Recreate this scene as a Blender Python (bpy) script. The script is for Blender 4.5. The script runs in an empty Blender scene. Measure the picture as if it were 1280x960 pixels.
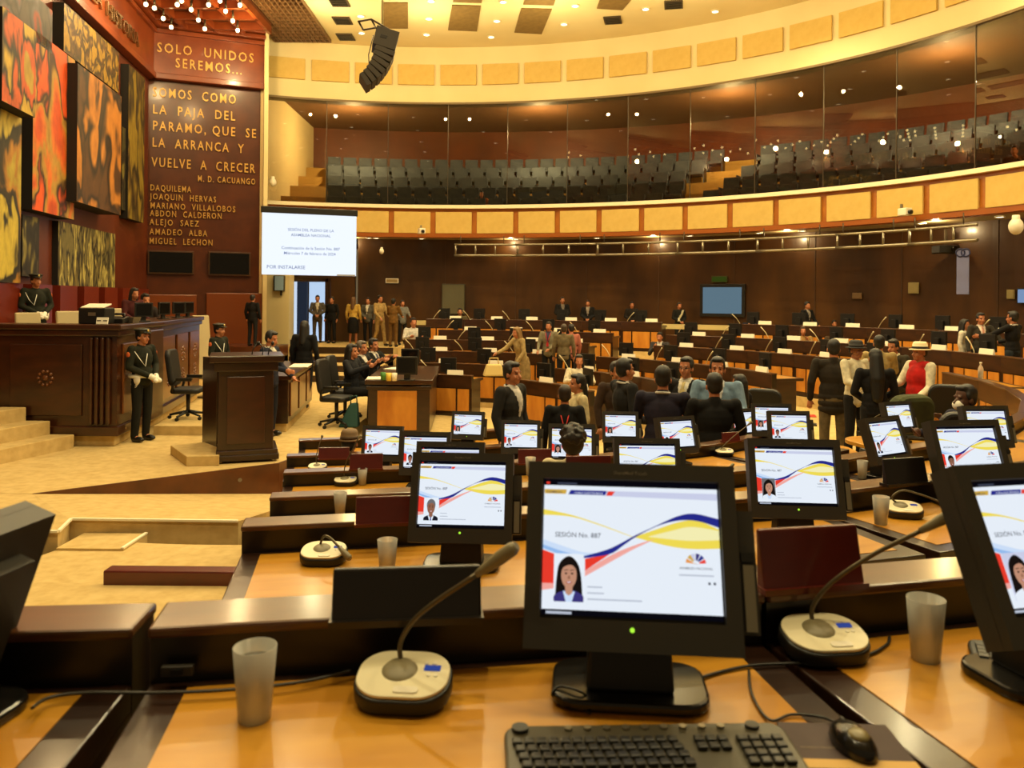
import bpy, bmesh, math, random
from mathutils import Vector, Matrix, Euler
random.seed(7)
R = math.radians
SC = bpy.context.scene
COL = SC.collection
# ------------------------------------------------------------ camera, world, lights
EYE = 2.38
F = 1000.0
HORIZON = 375.0
ROLL = 0.0085
cam_d = bpy.data.cameras.new('camera'); cam = bpy.data.objects.new('camera', cam_d); COL.objects.link(cam)
cam.location = (0, 0, EYE)
cam.rotation_euler = (Euler((R(90), 0, 0)).to_matrix() @ Matrix.Rotation(ROLL, 3, 'Z')).to_euler()
cam_d.sensor_width = 36; cam_d.lens = F/1280*36
cam_d.shift_y = -(480-HORIZON)/1280
cam_d.clip_start = 0.05; cam_d.clip_end = 200
cam_d.dof.use_dof = True; cam_d.dof.focus_distance = 6.5; cam_d.dof.aperture_fstop = 5.6
SC.camera = cam
vs = SC.view_settings
vs.view_transform = 'Standard'; vs.look = 'None'; vs.gamma = 1; vs.use_curve_mapping = False; vs.exposure = 0.0
W = bpy.data.worlds.new('world'); SC.world = W; W.use_nodes = True
WARM = (1.0, 0.83, 0.45)
bg = W.node_tree.nodes['Background']; bg.inputs[0].default_value = (1.0, 0.72, 0.36, 1); bg.inputs[1].default_value = 0.15
def lamp(name, loc, power, color=WARM, size=0.12, spot=None, target=None):
    d = bpy.data.lights.new(name, 'SPOT' if spot else 'POINT')
    d.energy = power; d.color = color; d.shadow_soft_size = size
    if spot: d.spot_size = R(spot); d.spot_blend = 0.6
    o = bpy.data.objects.new(name, d); COL.objects.link(o); o.location = loc
    if target is not None:
        o.rotation_euler = (Vector(target)-Vector(loc)).to_track_quat('-Z', 'Y').to_euler()
    return o
CEIL = EYE+8.15
# rows of downlights in the white ceiling
for lx in (-4.2, -0.8, 2.8, 6.6, 10.0):
    for ly in (1.5, 6.0, 10.5, 15.0, 19.5):
        if (lx+2.7)**2/200+(ly-12.7)**2/170 < 1:
            lamp('downlight', (lx, ly, CEIL-0.12), 560, spot=140, size=0.10)
# added lamps without fixtures, brightening the drum above the gallery glass
for a_ in (105, 88, 70, 50, 32, 14, -4):
    lamp('drum_fill', (-2.7+10.5*math.cos(R(a_)), 12.7+9.6*math.sin(R(a_)), CEIL-1.5), 210, size=0.05)
# podium: warm bulbs
for lx, ly in ((-7.2, 21.3), (-8.6, 18.5), (-6.6, 16.5), (-7.6, 13.5)):
    lamp('podium_bulb_light', (lx, ly, EYE+7.0), 210, (1.0, 0.72, 0.34), 0.1)
# under the gallery
for a_ in (100, 80, 62, 46, 30, 14):
    lamp('soffit_light', (-2.7+15.2*math.cos(R(a_)), 12.7+14.2*math.sin(R(a_)), EYE+1.9), 40, (1.0, 0.74, 0.36), 0.05)
# point lamps added inside the public gallery to make its seats visible
for a_ in (100, 78, 56, 34, 12):
    lamp('gallery_fill', (-2.7+17.6*math.cos(R(a_)), 12.7+16.4*math.sin(R(a_)), EYE+5.9), 850, (1.0, 0.84, 0.55), 0.05)
# ------------------------------------------------------------ projection helpers
def ray(x, y):
    dx = (x-640)/F; dy = (HORIZON-y)/F
    return (dx*math.cos(ROLL)-dy*math.sin(ROLL), dx*math.sin(ROLL)+dy*math.cos(ROLL))
def P(x, y, d):
    rx, rz = ray(x, y); return Vector((rx*d, d, EYE+rz*d))
def PZ(x, y, z):
    rx, rz = ray(x, y); d = (z-EYE)/rz; return Vector((rx*d, d, z))
def pxof(v):
    u = v[0]/v[1]; w = (v[2]-EYE)/v[1]
    c, s = math.cos(ROLL), math.sin(ROLL)
    return 640+F*(u*c+w*s), HORIZON-F*(-u*s+w*c)
# ------------------------------------------------------------ materials
def lin(c):
    return tuple(((v/255)/12.92 if v/255 <= 0.04045 else ((v/255+0.055)/1.055)**2.4) for v in c)
MATS = {}
def mat(name, rgb, rough=0.6, metal=0.0, var=None, bump=0.0, emit=0.0, spec=0.5, coat=0.0):
    if name in MATS: return MATS[name]
    m = bpy.data.materials.new(name); m.use_nodes = True; nt = m.node_tree
    b = nt.nodes['Principled BSDF']
    col = lin(rgb)
    b.inputs['Base Color'].default_value = (*col, 1); b.inputs['Roughness'].default_value = rough
    b.inputs['Metallic'].default_value = metal; b.inputs['Specular IOR Level'].default_value = spec
    if coat: b.inputs['Coat Weight'].default_value = coat; b.inputs['Coat Roughness'].default_value = 0.15
    if emit:
        b.inputs['Emission Color'].default_value = (*col, 1); b.inputs['Emission Strength'].default_value = emit
        b.inputs['Base Color'].default_value = (0, 0, 0, 1); b.inputs['Specular IOR Level'].default_value = 0.05
    if var:   # (second colour, scale xyz, detail)
        rgb2, sc, det = var
        tc = nt.nodes.new('ShaderNodeTexCoord'); mp = nt.nodes.new('ShaderNodeMapping'); mp.inputs['Scale'].default_value = sc
        n = nt.nodes.new('ShaderNodeTexNoise'); n.inputs['Scale'].default_value = 1.0; n.inputs['Detail'].default_value = det
        cr = nt.nodes.new('ShaderNodeValToRGB')
        cr.color_ramp.elements[0].color = (*col, 1); cr.color_ramp.elements[0].position = 0.32
        cr.color_ramp.elements[1].color = (*lin(rgb2), 1); cr.color_ramp.elements[1].position = 0.68
        L = nt.links.new
        L(tc.outputs['Object'], mp.inputs['Vector']); L(mp.outputs[0], n.inputs['Vector']); L(n.outputs['Fac'], cr.inputs['Fac']); L(cr.outputs[0], b.inputs['Base Color'])
        if bump:
            bp = nt.nodes.new('ShaderNodeBump'); bp.inputs['Strength'].default_value = bump; bp.inputs['Distance'].default_value = 0.01
            L(n.outputs['Fac'], bp.inputs['Height']); L(bp.outputs[0], b.inputs['Normal'])
    MATS[name] = m
    return m
def painting(name, cols, scale, seed, dist=0.6):
    """abstract patches of oil colour"""
    m = bpy.data.materials.new(name); m.use_nodes = True; nt = m.node_tree; b = nt.nodes['Principled BSDF']
    L = nt.links.new; N = nt.nodes.new
    tc = N('ShaderNodeTexCoord'); mp = N('ShaderNodeMapping')
    mp.inputs['Scale'].default_value = scale; mp.inputs['Location'].default_value = (seed*3.1, seed*1.7, seed*2.3)
    w = N('ShaderNodeTexNoise'); w.inputs['Scale'].default_value = 1.5; w.inputs['Detail'].default_value = 3.0; w.inputs['Distortion'].default_value = dist
    v = N('ShaderNodeTexVoronoi'); v.inputs['Scale'].default_value = 2.2; v.feature = 'SMOOTH_F1'; v.inputs['Smoothness'].default_value = .12
    ad = N('ShaderNodeMixRGB'); ad.inputs[0].default_value = .3
    f = N('ShaderNodeTexNoise'); f.inputs['Scale'].default_value = 9; f.inputs['Detail'].default_value = 5
    cr = N('ShaderNodeValToRGB'); cr.color_ramp.interpolation = 'EASE'
    e = cr.color_ramp.elements; n = len(cols)
    ext = [c for c in cols]+[tuple(int(q*.55) for q in cols[0])]+[tuple(min(255, int(q*1.12)) for q in cols[1])]; n = len(ext)
    while len(e) < n: e.new(0.5)
    for i, c in enumerate(ext):
        e[i].position = 0 if i == 0 else 0.30+0.36*i/n; e[i].color = (*lin(c), 1)
    mx = N('ShaderNodeMixRGB'); mx.blend_type = 'MULTIPLY'; mx.inputs[0].default_value = .55
    cr2 = N('ShaderNodeValToRGB'); cr2.color_ramp.elements[0].position = .3; cr2.color_ramp.elements[0].color = (.45, .42, .4, 1); cr2.color_ramp.elements[1].position = .62
    wp = N('ShaderNodeMixRGB'); wp.blend_type = 'ADD'; wp.inputs[0].default_value = .5
    L(tc.outputs['Object'], mp.inputs['Vector']); L(mp.outputs[0], w.inputs['Vector']); L(mp.outputs[0], f.inputs['Vector'])
    L(mp.outputs[0], wp.inputs[1]); L(w.outputs['Color'], wp.inputs[2]); L(wp.outputs[0], v.inputs['Vector'])
    L(w.outputs['Fac'], ad.inputs[1]); L(v.outputs['Distance'], ad.inputs[2]); L(ad.outputs[0], cr.inputs['Fac'])
    L(f.outputs['Fac'], cr2.inputs['Fac']); L(cr.outputs[0], mx.inputs[1]); L(cr2.outputs[0], mx.inputs[2]); L(mx.outputs[0], b.inputs['Base Color'])
    b.inputs['Roughness'].default_value = 0.6
    return m
def glass_mat(name, tint, refl, rough=0.0):
    m = bpy.data.materials.new(name); m.use_nodes = True; nt = m.node_tree; nt.nodes.clear()
    out = nt.nodes.new('ShaderNodeOutputMaterial'); mx = nt.nodes.new('ShaderNodeMixShader')
    t = nt.nodes.new('ShaderNodeBsdfTransparent'); t.inputs[0].default_value = (*tint, 1)
    g = nt.nodes.new('ShaderNodeBsdfGlossy'); g.inputs['Roughness'].default_value = rough; g.inputs[0].default_value = (.62, .62, .62, 1)
    fr = nt.nodes.new('ShaderNodeFresnel'); fr.inputs[0].default_value = 1.5
    mul = nt.nodes.new('ShaderNodeMath'); mul.operation = 'MULTIPLY_ADD'; mul.inputs[1].default_value = 1.0; mul.inputs[2].default_value = refl
    nt.links.new(fr.outputs[0], mul.inputs[0]); nt.links.new(mul.outputs[0], mx.inputs[0])
    nt.links.new(t.outputs[0], mx.inputs[1]); nt.links.new(g.outputs[0], mx.inputs[2]); nt.links.new(mx.outputs[0], out.inputs[0])
    return m
# ------------------------------------------------------------ mesh building
_TXT = {}
def text_geo(s, extr=0.0, sp=1.0):
    k = (s, extr, sp)
    if k not in _TXT:
        c = bpy.data.curves.new('t', 'FONT'); c.body = s; c.align_x = 'LEFT'; c.extrude = extr; c.resolution_u = 2; c.space_character = sp; c.offset = .004
        o = bpy.data.objects.new('t', c); COL.objects.link(o)
        me = bpy.data.meshes.new_from_object(o.evaluated_get(bpy.context.evaluated_depsgraph_get()))
        _TXT[k] = ([v.co.copy() for v in me.vertices], [tuple(p.vertices) for p in me.polygons])
        bpy.data.objects.remove(o); bpy.data.curves.remove(c); bpy.data.meshes.remove(me)
    return _TXT[k]
CAPH = None
def cap_h():
    global CAPH
    if CAPH is None: CAPH = max(v[1] for v in text_geo('H')[0])
    return CAPH
class MB:
    def __init__(s): s.v = []; s.f = []; s.m = []; s.s = []
    def add(s, vs, fs, mi=0, smooth=False, M=None):
        o = len(s.v)
        s.v += [tuple(M @ Vector(v)) if M is not None else tuple(v) for v in vs]
        for f in fs: s.f.append(tuple(i+o for i in f)); s.m.append(mi); s.s.append(smooth)
        return s
    def box(s, c, size, mi=0, rot=None):
        x, y, z = (q/2 for q in size)
        vs = [(i, j, k) for i in (-x, x) for j in (-y, y) for k in (-z, z)]
        fs = [(0, 1, 3, 2), (4, 6, 7, 5), (0, 4, 5, 1), (2, 3, 7, 6), (0, 2, 6, 4), (1, 5, 7, 3)]
        M = Matrix.Translation(c)
        if rot is not None: M = M @ (Euler(rot).to_matrix().to_4x4() if not isinstance(rot, Matrix) else rot.to_4x4())
        return s.add(vs, fs, mi, False, M)
    def bb(s, x0, x1, y0, y1, z0, z1, mi=0):
        return s.box(((x0+x1)/2, (y0+y1)/2, (z0+z1)/2), (abs(x1-x0), abs(y1-y0), abs(z1-z0)), mi)
    def prism(s, poly, z0, z1, mi=0, M=None, smooth=False):
        n = len(poly)
        vs = [(p[0], p[1], z0) for p in poly]+[(p[0], p[1], z1) for p in poly]
        s.add(vs, [tuple(range(n-1, -1, -1)), tuple(range(n, 2*n))], mi, False, M)
        s.add(vs, [(i, (i+1) % n, n+(i+1) % n, n+i) for i in range(n)], mi, smooth, M)
        return s
    def cyl(s, p0, p1, r0, r1=None, n=12, mi=0):
        r1 = r0 if r1 is None else r1
        p0, p1 = Vector(p0), Vector(p1); q = (p1-p0).to_track_quat('Z', 'Y')
        ring = lambda p, r: [p+q @ Vector((r*math.cos(2*math.pi*i/n), r*math.sin(2*math.pi*i/n), 0)) for i in range(n)]
        vs = ring(p0, r0)+ring(p1, r1)
        s.add(vs, [(i, (i+1) % n, n+(i+1) % n, n+i) for i in range(n)], mi, True)
        s.add(vs, [tuple(range(n-1, -1, -1)), tuple(range(n, 2*n))], mi)
        return s
    def tube(s, pts, r, n=7, mi=0):
        pts = [Vector(p) for p in pts]; vs = []; up = None
        for i, p in enumerate(pts):
            t = (pts[min(i+1, len(pts)-1)]-pts[max(i-1, 0)]).normalized()
            if up is None: up = t.orthogonal().normalized()
            up = (up-t*up.dot(t)); up = up.normalized() if up.length > 1e-6 else t.orthogonal().normalized()
            b = t.cross(up); rr = r[i] if isinstance(r, (list, tuple)) else r
            vs += [p+(up*math.cos(2*math.pi*k/n)+b*math.sin(2*math.pi*k/n))*rr for k in range(n)]
        fs = [(i*n+k, i*n+(k+1) % n, (i+1)*n+(k+1) % n, (i+1)*n+k) for i in range(len(pts)-1) for k in range(n)]
        s.add(vs, fs, mi, True); m = (len(pts)-1)*n
        s.add(vs, [tuple(range(n-1, -1, -1)), tuple(range(m, m+n))], mi)
        return s
    def lathe(s, prof, n=20, c=(0, 0, 0), mi=0, M=None):
        vs = []
        for r, z in prof: vs += [(c[0]+r*math.cos(2*math.pi*i/n), c[1]+r*math.sin(2*math.pi*i/n), c[2]+z) for i in range(n)]
        fs = [(j*n+i, j*n+(i+1) % n, (j+1)*n+(i+1) % n, (j+1)*n+i) for j in range(len(prof)-1) for i in range(n)]
        return s.add(vs, fs, mi, True, M)
    def ell(s, c, r, mi=0, n=14, m=9, rot=None, M=None):
        vs = []
        Q = Euler(rot).to_matrix() if rot else Matrix.Identity(3)
        for j in range(m+1):
            a = math.pi*j/m
            for i in range(n):
                b = 2*math.pi*i/n
                vs.append(Vector(c)+Q @ Vector((r[0]*math.sin(a)*math.cos(b), r[1]*math.sin(a)*math.sin(b), r[2]*math.cos(a))))
        fs = [(j*n+i, (j+1)*n+i, (j+1)*n+(i+1) % n, j*n+(i+1) % n) for j in range(m) for i in range(n)]
        return s.add(vs, fs, mi, True, M)
    def quad(s, a, b, c, d, mi=0): return s.add([a, b, c, d], [(0, 1, 2, 3)], mi)
    def text(s, t, size, M, mi=0, extr=0.0, xs=1.0, align='l', sp=1.0):
        vs, fs = text_geo(t, extr/size if size else 0, sp)
        if not vs: return s
        w = max(v[0] for v in vs)
        off = {'l': 0, 'c': -w/2, 'r': -w}[align]
        return s.add([((v[0]+off)*size*xs, v[1]*size, v[2]*size) for v in vs], fs, mi, False, M)
    def build(s, name, mats, parent=None, loc=None, rz=0, bev=0.0):
        me = bpy.data.meshes.new(name); me.from_pydata(s.v, [], s.f)
        mats = mats if isinstance(mats, (list, tuple)) else [mats]
        for m in mats: me.materials.append(m)
        me.polygons.foreach_set('material_index', s.m); me.polygons.foreach_set('use_smooth', s.s)
        b = bmesh.new(); b.from_mesh(me)
        bmesh.ops.remove_doubles(b, verts=b.verts, dist=1e-5)
        if bev:
            es = [e for e in b.edges if len(e.link_faces) == 2 and e.calc_face_angle(0) > 0.6]
            bmesh.ops.bevel(b, geom=es, offset=bev, segments=2, profile=0.5, affect='EDGES', clamp_overlap=True)
        bmesh.ops.recalc_face_normals(b, faces=[f for f in b.faces if True])
        b.to_mesh(me); b.free()
        o = bpy.data.objects.new(name, me); COL.objects.link(o)
        if parent is not None: o.parent = parent
        if loc is not None: o.location = loc
        o.rotation_euler.z = rz
        return o
def rrect(w, h, r, n=5):
    pts = []
    for cx, cy, a0 in ((w/2-r, h/2-r, 0), (-w/2+r, h/2-r, 90), (-w/2+r, -h/2+r, 180), (w/2-r, -h/2+r, 270)):
        for i in range(n+1):
            a = R(a0+90*i/n); pts.append((cx+r*math.cos(a), cy+r*math.sin(a)))
    return pts
def thing(name, label, cat, loc=(0, 0, 0), rz=0, group=None):
    o = bpy.data.objects.new(name, None); COL.objects.link(o); o.empty_display_size = 0.1
    o.location = loc; o.rotation_euler.z = rz
    return tag(o, label, cat, group)
def tag(o, label, cat, group=None):
    o['label'] = label; o['category'] = cat
    if group: o['group'] = group
    return o
def struct(o): o['kind'] = 'structure'; return o
def dup(root, loc, rz, label, group=None):
    r = root.copy(); COL.objects.link(r); r.location = loc; r.rotation_euler.z = rz; r['label'] = label
    if group: r['group'] = group
    for ch in KIDS(root):
        c = ch.copy(); COL.objects.link(c); c.parent = r
        for g in KIDS(ch):
            d = g.copy(); COL.objects.link(d); d.parent = c
    return r
_KIDS = {}
def KIDS(o):
    if o.name not in _KIDS: _KIDS[o.name] = list(o.children)
    return _KIDS[o.name]
ORD = 'first second third fourth fifth sixth seventh eighth ninth tenth eleventh twelfth thirteenth fourteenth fifteenth sixteenth seventeenth eighteenth nineteenth twentieth'.split()
TENS = {20: 'twenty', 30: 'thirty', 40: 'forty', 50: 'fifty', 60: 'sixty', 70: 'seventy', 80: 'eighty', 90: 'ninety'}
TENTH = {30: 'thirtieth', 40: 'fortieth', 50: 'fiftieth', 60: 'sixtieth', 70: 'seventieth', 80: 'eightieth', 90: 'ninetieth'}
def ordn(i):   # 1-based
    if i <= 20: return ORD[i-1]
    t, u = i//10*10, i % 10
    return TENTH[t] if u == 0 else TENS[t]+'-'+ORD[u-1]
# ------------------------------------------------------------ colours
CARPET = mat('carpet', (205, 178, 122), 0.95, var=((188, 160, 104), (9, 9, 9), 6), bump=0.25, spec=0.1)
DWOOD = mat('dark_wood', (52, 29, 15), 0.32, var=((34, 18, 9), (3, 3, 14), 4), coat=0.25)
SHADEWOOD = mat('shaded_wood', (24, 16, 10), 0.35, var=((16, 11, 7), (3, 3, 10), 3), coat=0.15)  # brown wood with shade put into its colour, for ledge faces and nameplates
LEDGE = mat('ledge_wood', (92, 56, 28), 0.28, var=((70, 40, 19), (3, 12, 12), 4), coat=0.4)
HONEY = mat('honey_wood', (198, 142, 40), 0.32, var=((178, 120, 30), (2, 9, 9), 5), coat=0.15)
AMBER = mat('amber_panel', (204, 138, 50), 0.4, var=((180, 110, 34), (6, 6, 2), 4))
REDWOOD = mat('red_brown_wood', (88, 40, 13), 0.35, var=((70, 29, 9), (2, 2, 5), 4), coat=0.3)
WALLWOOD = mat('panel_wood', (80, 50, 18), 0.35, var=((48, 28, 10), (1.2, 1.2, 0.5), 5), coat=0.25)
CREAM = mat('cream_plaster', (226, 208, 156), 0.8, var=((218, 198, 144), (0.6, 0.6, 0.6), 2))
PANELC = mat('acoustic_fabric', (208, 176, 98), 0.9, var=((200, 166, 88), (5, 5, 5), 4))
FASCIA = mat('fascia_wood', (176, 106, 30), 0.35, var=((156, 88, 22), (3, 3, 3), 4), coat=0.3)
BLACK = mat('black_plastic', (20, 19, 17), 0.42)
DGREY = mat('dark_grey_plastic', (52, 48, 41), 0.45)
BLKLEATHER = mat('black_leather', (20, 19, 18), 0.5)
METAL = mat('grey_metal', (150, 142, 122), 0.35, 0.8)
DMETAL = mat('dark_metal', (74, 64, 48), 0.4, 0.6)
WHITEP = mat('white_plastic', (230, 222, 200), 0.45)
PAPER = mat('paper', (238, 230, 208), 0.8)
GOLD = mat('gold_letter', (214, 168, 86), 0.38, 0.35)
MAROON = mat('maroon_wood', (92, 26, 16), 0.3, var=((70, 18, 12), (3, 3, 10), 3), coat=0.3)
LIGHT = mat('lamp_glow', (255, 236, 190), emit=7.0)
BULB = mat('bulb_glow', (255, 226, 160), emit=9.0)
# ------------------------------------------------------------ the hall: ellipses round C
CX, CY = -2.7, 12.7
def E(rx, ry, th, z=0.0): return Vector((CX+rx*math.cos(R(th)), CY+ry*math.sin(R(th)), z))
def walk(rx, ry, th, chord, th_end):
    """pairs of angles whose points are one chord apart"""
    out = []; dirn = 1 if th_end > th else -1
    while True:
        a = th; p = E(rx, ry, th); step = 0.05*dirn
        while (E(rx, ry, a)-p).length < chord:
            a += step
            if (a-th_end)*dirn > 0: return out
        out.append((th, a)); th = a
def ring(name, i, o, z0, z1, th0, th1, m, n=90, parent=None):
    b = MB(); vs = []
    for k in range(n+1):
        t = th0+(th1-th0)*k/n
        vs += [E(i[0], i[1], t, z0), E(o[0], o[1], t, z0), E(o[0], o[1], t, z1), E(i[0], i[1], t, z1)]
    fs = []
    for k in range(n):
        for j in range(4): fs.append((4*k+j, 4*k+(j+1) % 4, 4*k+4+(j+1) % 4, 4*k+4+j))
    fs += [(3, 2, 1, 0), (4*n, 4*n+1, 4*n+2, 4*n+3)]
    b.add(vs, fs)
    ob = b.build(name, m, parent)
    return struct(ob) if parent is None else ob
# rows: ledge radius along y, x/y ratio, drop of desk top below the eye, floor of the tier
ROWS = [(11.40, 1.20, 0.69, 0.95), (9.85, 1.10, 0.95, 0.69), (8.55, 1.11, 1.16, 0.48), (7.0, 1.08, 1.36, 0.28), (5.5, 1.05, 1.53, 0.11), (4.05, 1.05, 1.66, 0.0)]
def rr(k, dr=0.0): r, q, _, _ = ROWS[k]; return ((r+dr)*q, r+dr)
for k in range(5):
    inn = rr(k, -0.14); out = rr(k-1, -0.14) if k else rr(0, 2.6)
    ring('floor_tier', inn, out, -0.5, ROWS[k][3], -103, 93, CARPET)
ring('floor_walkway', rr(0, 2.6), (18.5, 17.0), -0.5, 0.93, -20, 140, CARPET)
# pit and podium platform
b = MB()
b.prism([(-2.75, 8.0), (6, 8.0), (6, 18), (-2.75, 18)], -0.6, 0.0)
struct(b.build('floor', CARPET))
b = MB()
b.prism([(-5.3, 8.9), (-3.1, 10.65), (-2.85, 11.6), (-2.7, 12.4), (-2.6, 25.5), (-14, 25.5), (-14, 8.9)], -0.6, 0.18)
struct(b.build('floor_platform', CARPET))
b = MB()   # sunken ramp in front of the platform
top = [(-9.5, 7.2, .26), (-4.07, 7.2, .26), (-4.18, 7.6, .26), (-2.65, 7.8, .2), (-2.6, 9.4, -.05), (-2.75, 10.9, -.22), (-3.1, 10.64, -.22), (-5.3, 8.89, .18), (-9.5, 8.89, .18)]
n = len(top)
b.add(top, [(0, 1, 2, 7, 8), (2, 3, 4, 6, 7), (4, 5, 6)])
b.add(top+[(x, y, -.6) for x, y, z in top], [(i, (i+1) % n, n+(i+1) % n, n+i) for i in range(n)])
struct(b.build('floor_ramp', CARPET))
b = MB()   # dark riser of the platform
b.add([(-5.3, 8.87, .185), (-3.07, 10.62, .185), (-2.8, 11.6, .185), (-2.64, 12.4, .185), (-5.3, 8.87, .17), (-3.07, 10.62, -.3), (-2.8, 11.6, -.3), (-2.64, 12.4, -.3)],
      [(0, 1, 5, 4), (1, 2, 6, 5), (2, 3, 7, 6)])
b.add([(-5.3, 8.9, .186), (-3.1, 10.65, .186), (-2.85, 11.6, .186), (-5.3, 8.87, .186), (-3.07, 10.62, .186), (-2.8, 11.6, .186)], [(0, 1, 4, 3), (1, 2, 5, 4)])
struct(b.build('trim_riser', mat('riser_wood', (98, 52, 20), 0.4, var=((74, 38, 14), (3, 3, 3), 4), coat=0.2)))
b = MB(); b.cyl(P(300, 600, 10.02), P(300, 600, 9.95), 0.025, n=12); tag(b.build('floor_socket', METAL), 'small round metal socket on the dark riser of the podium platform', 'socket')
TRIM = mat('pale_trim', (232, 224, 196), 0.5)
b = MB()
e = [(-5.4, 7.19, .265), (-4.06, 7.19, .265), (-4.17, 7.6, .265), (-2.65, 7.79, .205)]
for p, q in zip(e, e[1:]):
    p, q = Vector(p), Vector(q); d = (q-p); b.box((p+q)/2, (d.length, .03, .02), 0, (0, -math.asin(d.z/d.length), math.atan2(d.y, d.x)))
struct(b.build('trim_edge', TRIM))
t = thing('carpet_step', 'low carpeted step box with pale edge strip before the podium ramp', 'step', (-3.75, 7.42, 0.0))
b = MB(); b.bb(-.3, .3, -.28, .19, -.02, .13); b.build('block', CARPET, t)
b = MB(); b.box((.29, -.045, .134), (.03, .47, .015)); b.build('edge_strip', TRIM, t)
b = MB(); b.bb(-2.96, -1.75, 5.82, 5.95, .26, .385)
tag(b.build('wooden_kerb', MAROON, bev=0.012), 'low red-brown wooden kerb on the pale carpet left of desks', 'kerb')
# ------------------------------------------------------------ walls
SZ = EYE+2.03   # soffit under the gallery
ring('wall_back', (16.2, 14.6), (16.5, 14.9), -0.5, SZ+.1, -40, 99, WALLWOOD, 70)
SEAM = mat('wall_seam', (70, 46, 24), 0.5)
b = MB()
for a, _ in walk(16.2, 14.6, -20, 2.4, 99):
    p = E(16.19, 14.59, a); b.box((p.x, p.y, 2.5), (.03, .02, 4), 0, (0, 0, R(a+90)))
struct(b.build('trim_seam', SEAM))
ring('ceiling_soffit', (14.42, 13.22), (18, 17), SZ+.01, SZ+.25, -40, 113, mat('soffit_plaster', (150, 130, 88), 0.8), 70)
ring('wall_fascia', (14.4, 13.2), (14.7, 13.5), SZ, EYE+2.95, -40, 112, FASCIA, 80)
ring('trim_fascia', (14.25, 13.05), (14.75, 13.55), EYE+2.93, EYE+3.04, -40, 112, mat('gallery_ledge', (238, 226, 190), 0.5), 80)
ring('baseboard_fascia', (14.33, 13.13), (14.7, 13.5), SZ-.03, SZ+.12, -40, 112, mat('fascia_dark', (150, 80, 22), 0.35), 80)
ring('wall_drum', (14.4, 13.2), (14.8, 13.6), EYE+6.35, CEIL, -40, 112, CREAM, 80)
ring('trim_drum', (14.33, 13.13), (14.8, 13.6), EYE+6.3, EYE+6.36, -40, 112, mat('drum_trim', (120, 98, 60), .6), 80)
b = MB(); b.prism([(-30, -6), (25, -6), (25, 32), (-30, 32)], CEIL, CEIL+.2); struct(b.build('ceiling', CREAM))
b = MB(); b.bb(-8.2, -7.25, 26.0, 26.6, -.2, SZ+.02); struct(b.build('wall_pier', CREAM))
b = MB(); b.bb(-7.64, -7.5, 24.15, 24.3, -.2, CEIL); struct(b.build('trim_wall_end', CREAM))
# acoustic panels
def panel(a0, a1, rx, ry, z0, z1, m, name, label, cat, group, gap=.085):
    p, q = E(rx, ry, a0), E(rx, ry, a1); d = q-p; L = d.length-2*gap; mid = (p+q)/2
    b = MB(); b.box((0, 0, 0), (L, .07, z1-z0)); o = b.build(name, m, None, (mid.x, mid.y, (z0+z1)/2), math.atan2(d.y, d.x), bev=.012)
    return tag(o, label, cat, group)
def th_at(px, rx, ry, lo, hi, z):
    best = None
    for i in range(3000):
        a = lo+(hi-lo)*i/2999; e = abs(pxof(E(rx, ry, a, z))[0]-px) if E(rx, ry, a).y > .5 else 1e9
        if best is None or e < best[0]: best = (e, a)
    return best[1]
a0 = th_at(436, 14.36, 13.16, 113, 60, EYE+2.5)
pr = walk(14.36, 13.16, a0, 1.34, -12)
pr = [x for x in pr if pxof(E(14.36, 13.16, x[0], EYE+2.5))[0] < 1285]
for i, (a, c) in enumerate(pr):
    panel(a, c, 14.36, 13.16, EYE+2.13, EYE+2.82, PANELC, 'fascia_panel', f'{ordn(i+1)} pale panel from the left in orange wood fascia below gallery', 'panel', 'pale panels along the gallery fascia')
a0 = th_at(329, 14.36, 13.16, 125, 60, EYE+7)
pr = walk(14.36, 13.16, a0, 1.36, 10)
pr = [x for x in pr if pxof(E(14.36, 13.16, x[0], EYE+7.2))[1] > -40]
for i, (a, c) in enumerate(pr):
    panel(a, c, 14.36, 13.16, EYE+6.92, EYE+7.58, PANELC, 'drum_panel', f'{ordn(i+1)} tan acoustic panel from the left on cream band above gallery glass', 'panel', 'tan panels on the cream upper band', .1)
# gallery glass, in flat panes with thin metal joints
GL = glass_mat('gallery_glass', (.62, .56, .42), 0.015)
a0 = th_at(333, 14.4, 13.2, 120, 60, EYE+4.5)
panes = [(a0, th_at(408, 14.4, 13.2, 120, 60, EYE+4.5))]
panes += walk(14.4, 13.2, panes[0][1], 1.93, -14)
for i, (a, c) in enumerate(panes):
    p, q = E(14.42, 13.22, a), E(14.42, 13.22, c); d = q-p; mid = (p+q)/2
    b = MB(); b.box((0, 0, 0), (d.length, .012, 3.34))
    o = struct(b.build(f'window_{i+1}', GL, None, (mid.x, mid.y, EYE+4.68), math.atan2(d.y, d.x)))
    b = MB(); b.box((d.length/2, 0, 0), (.02, .03, 3.34)); b.build('glazing_joint', DMETAL, o)
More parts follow.
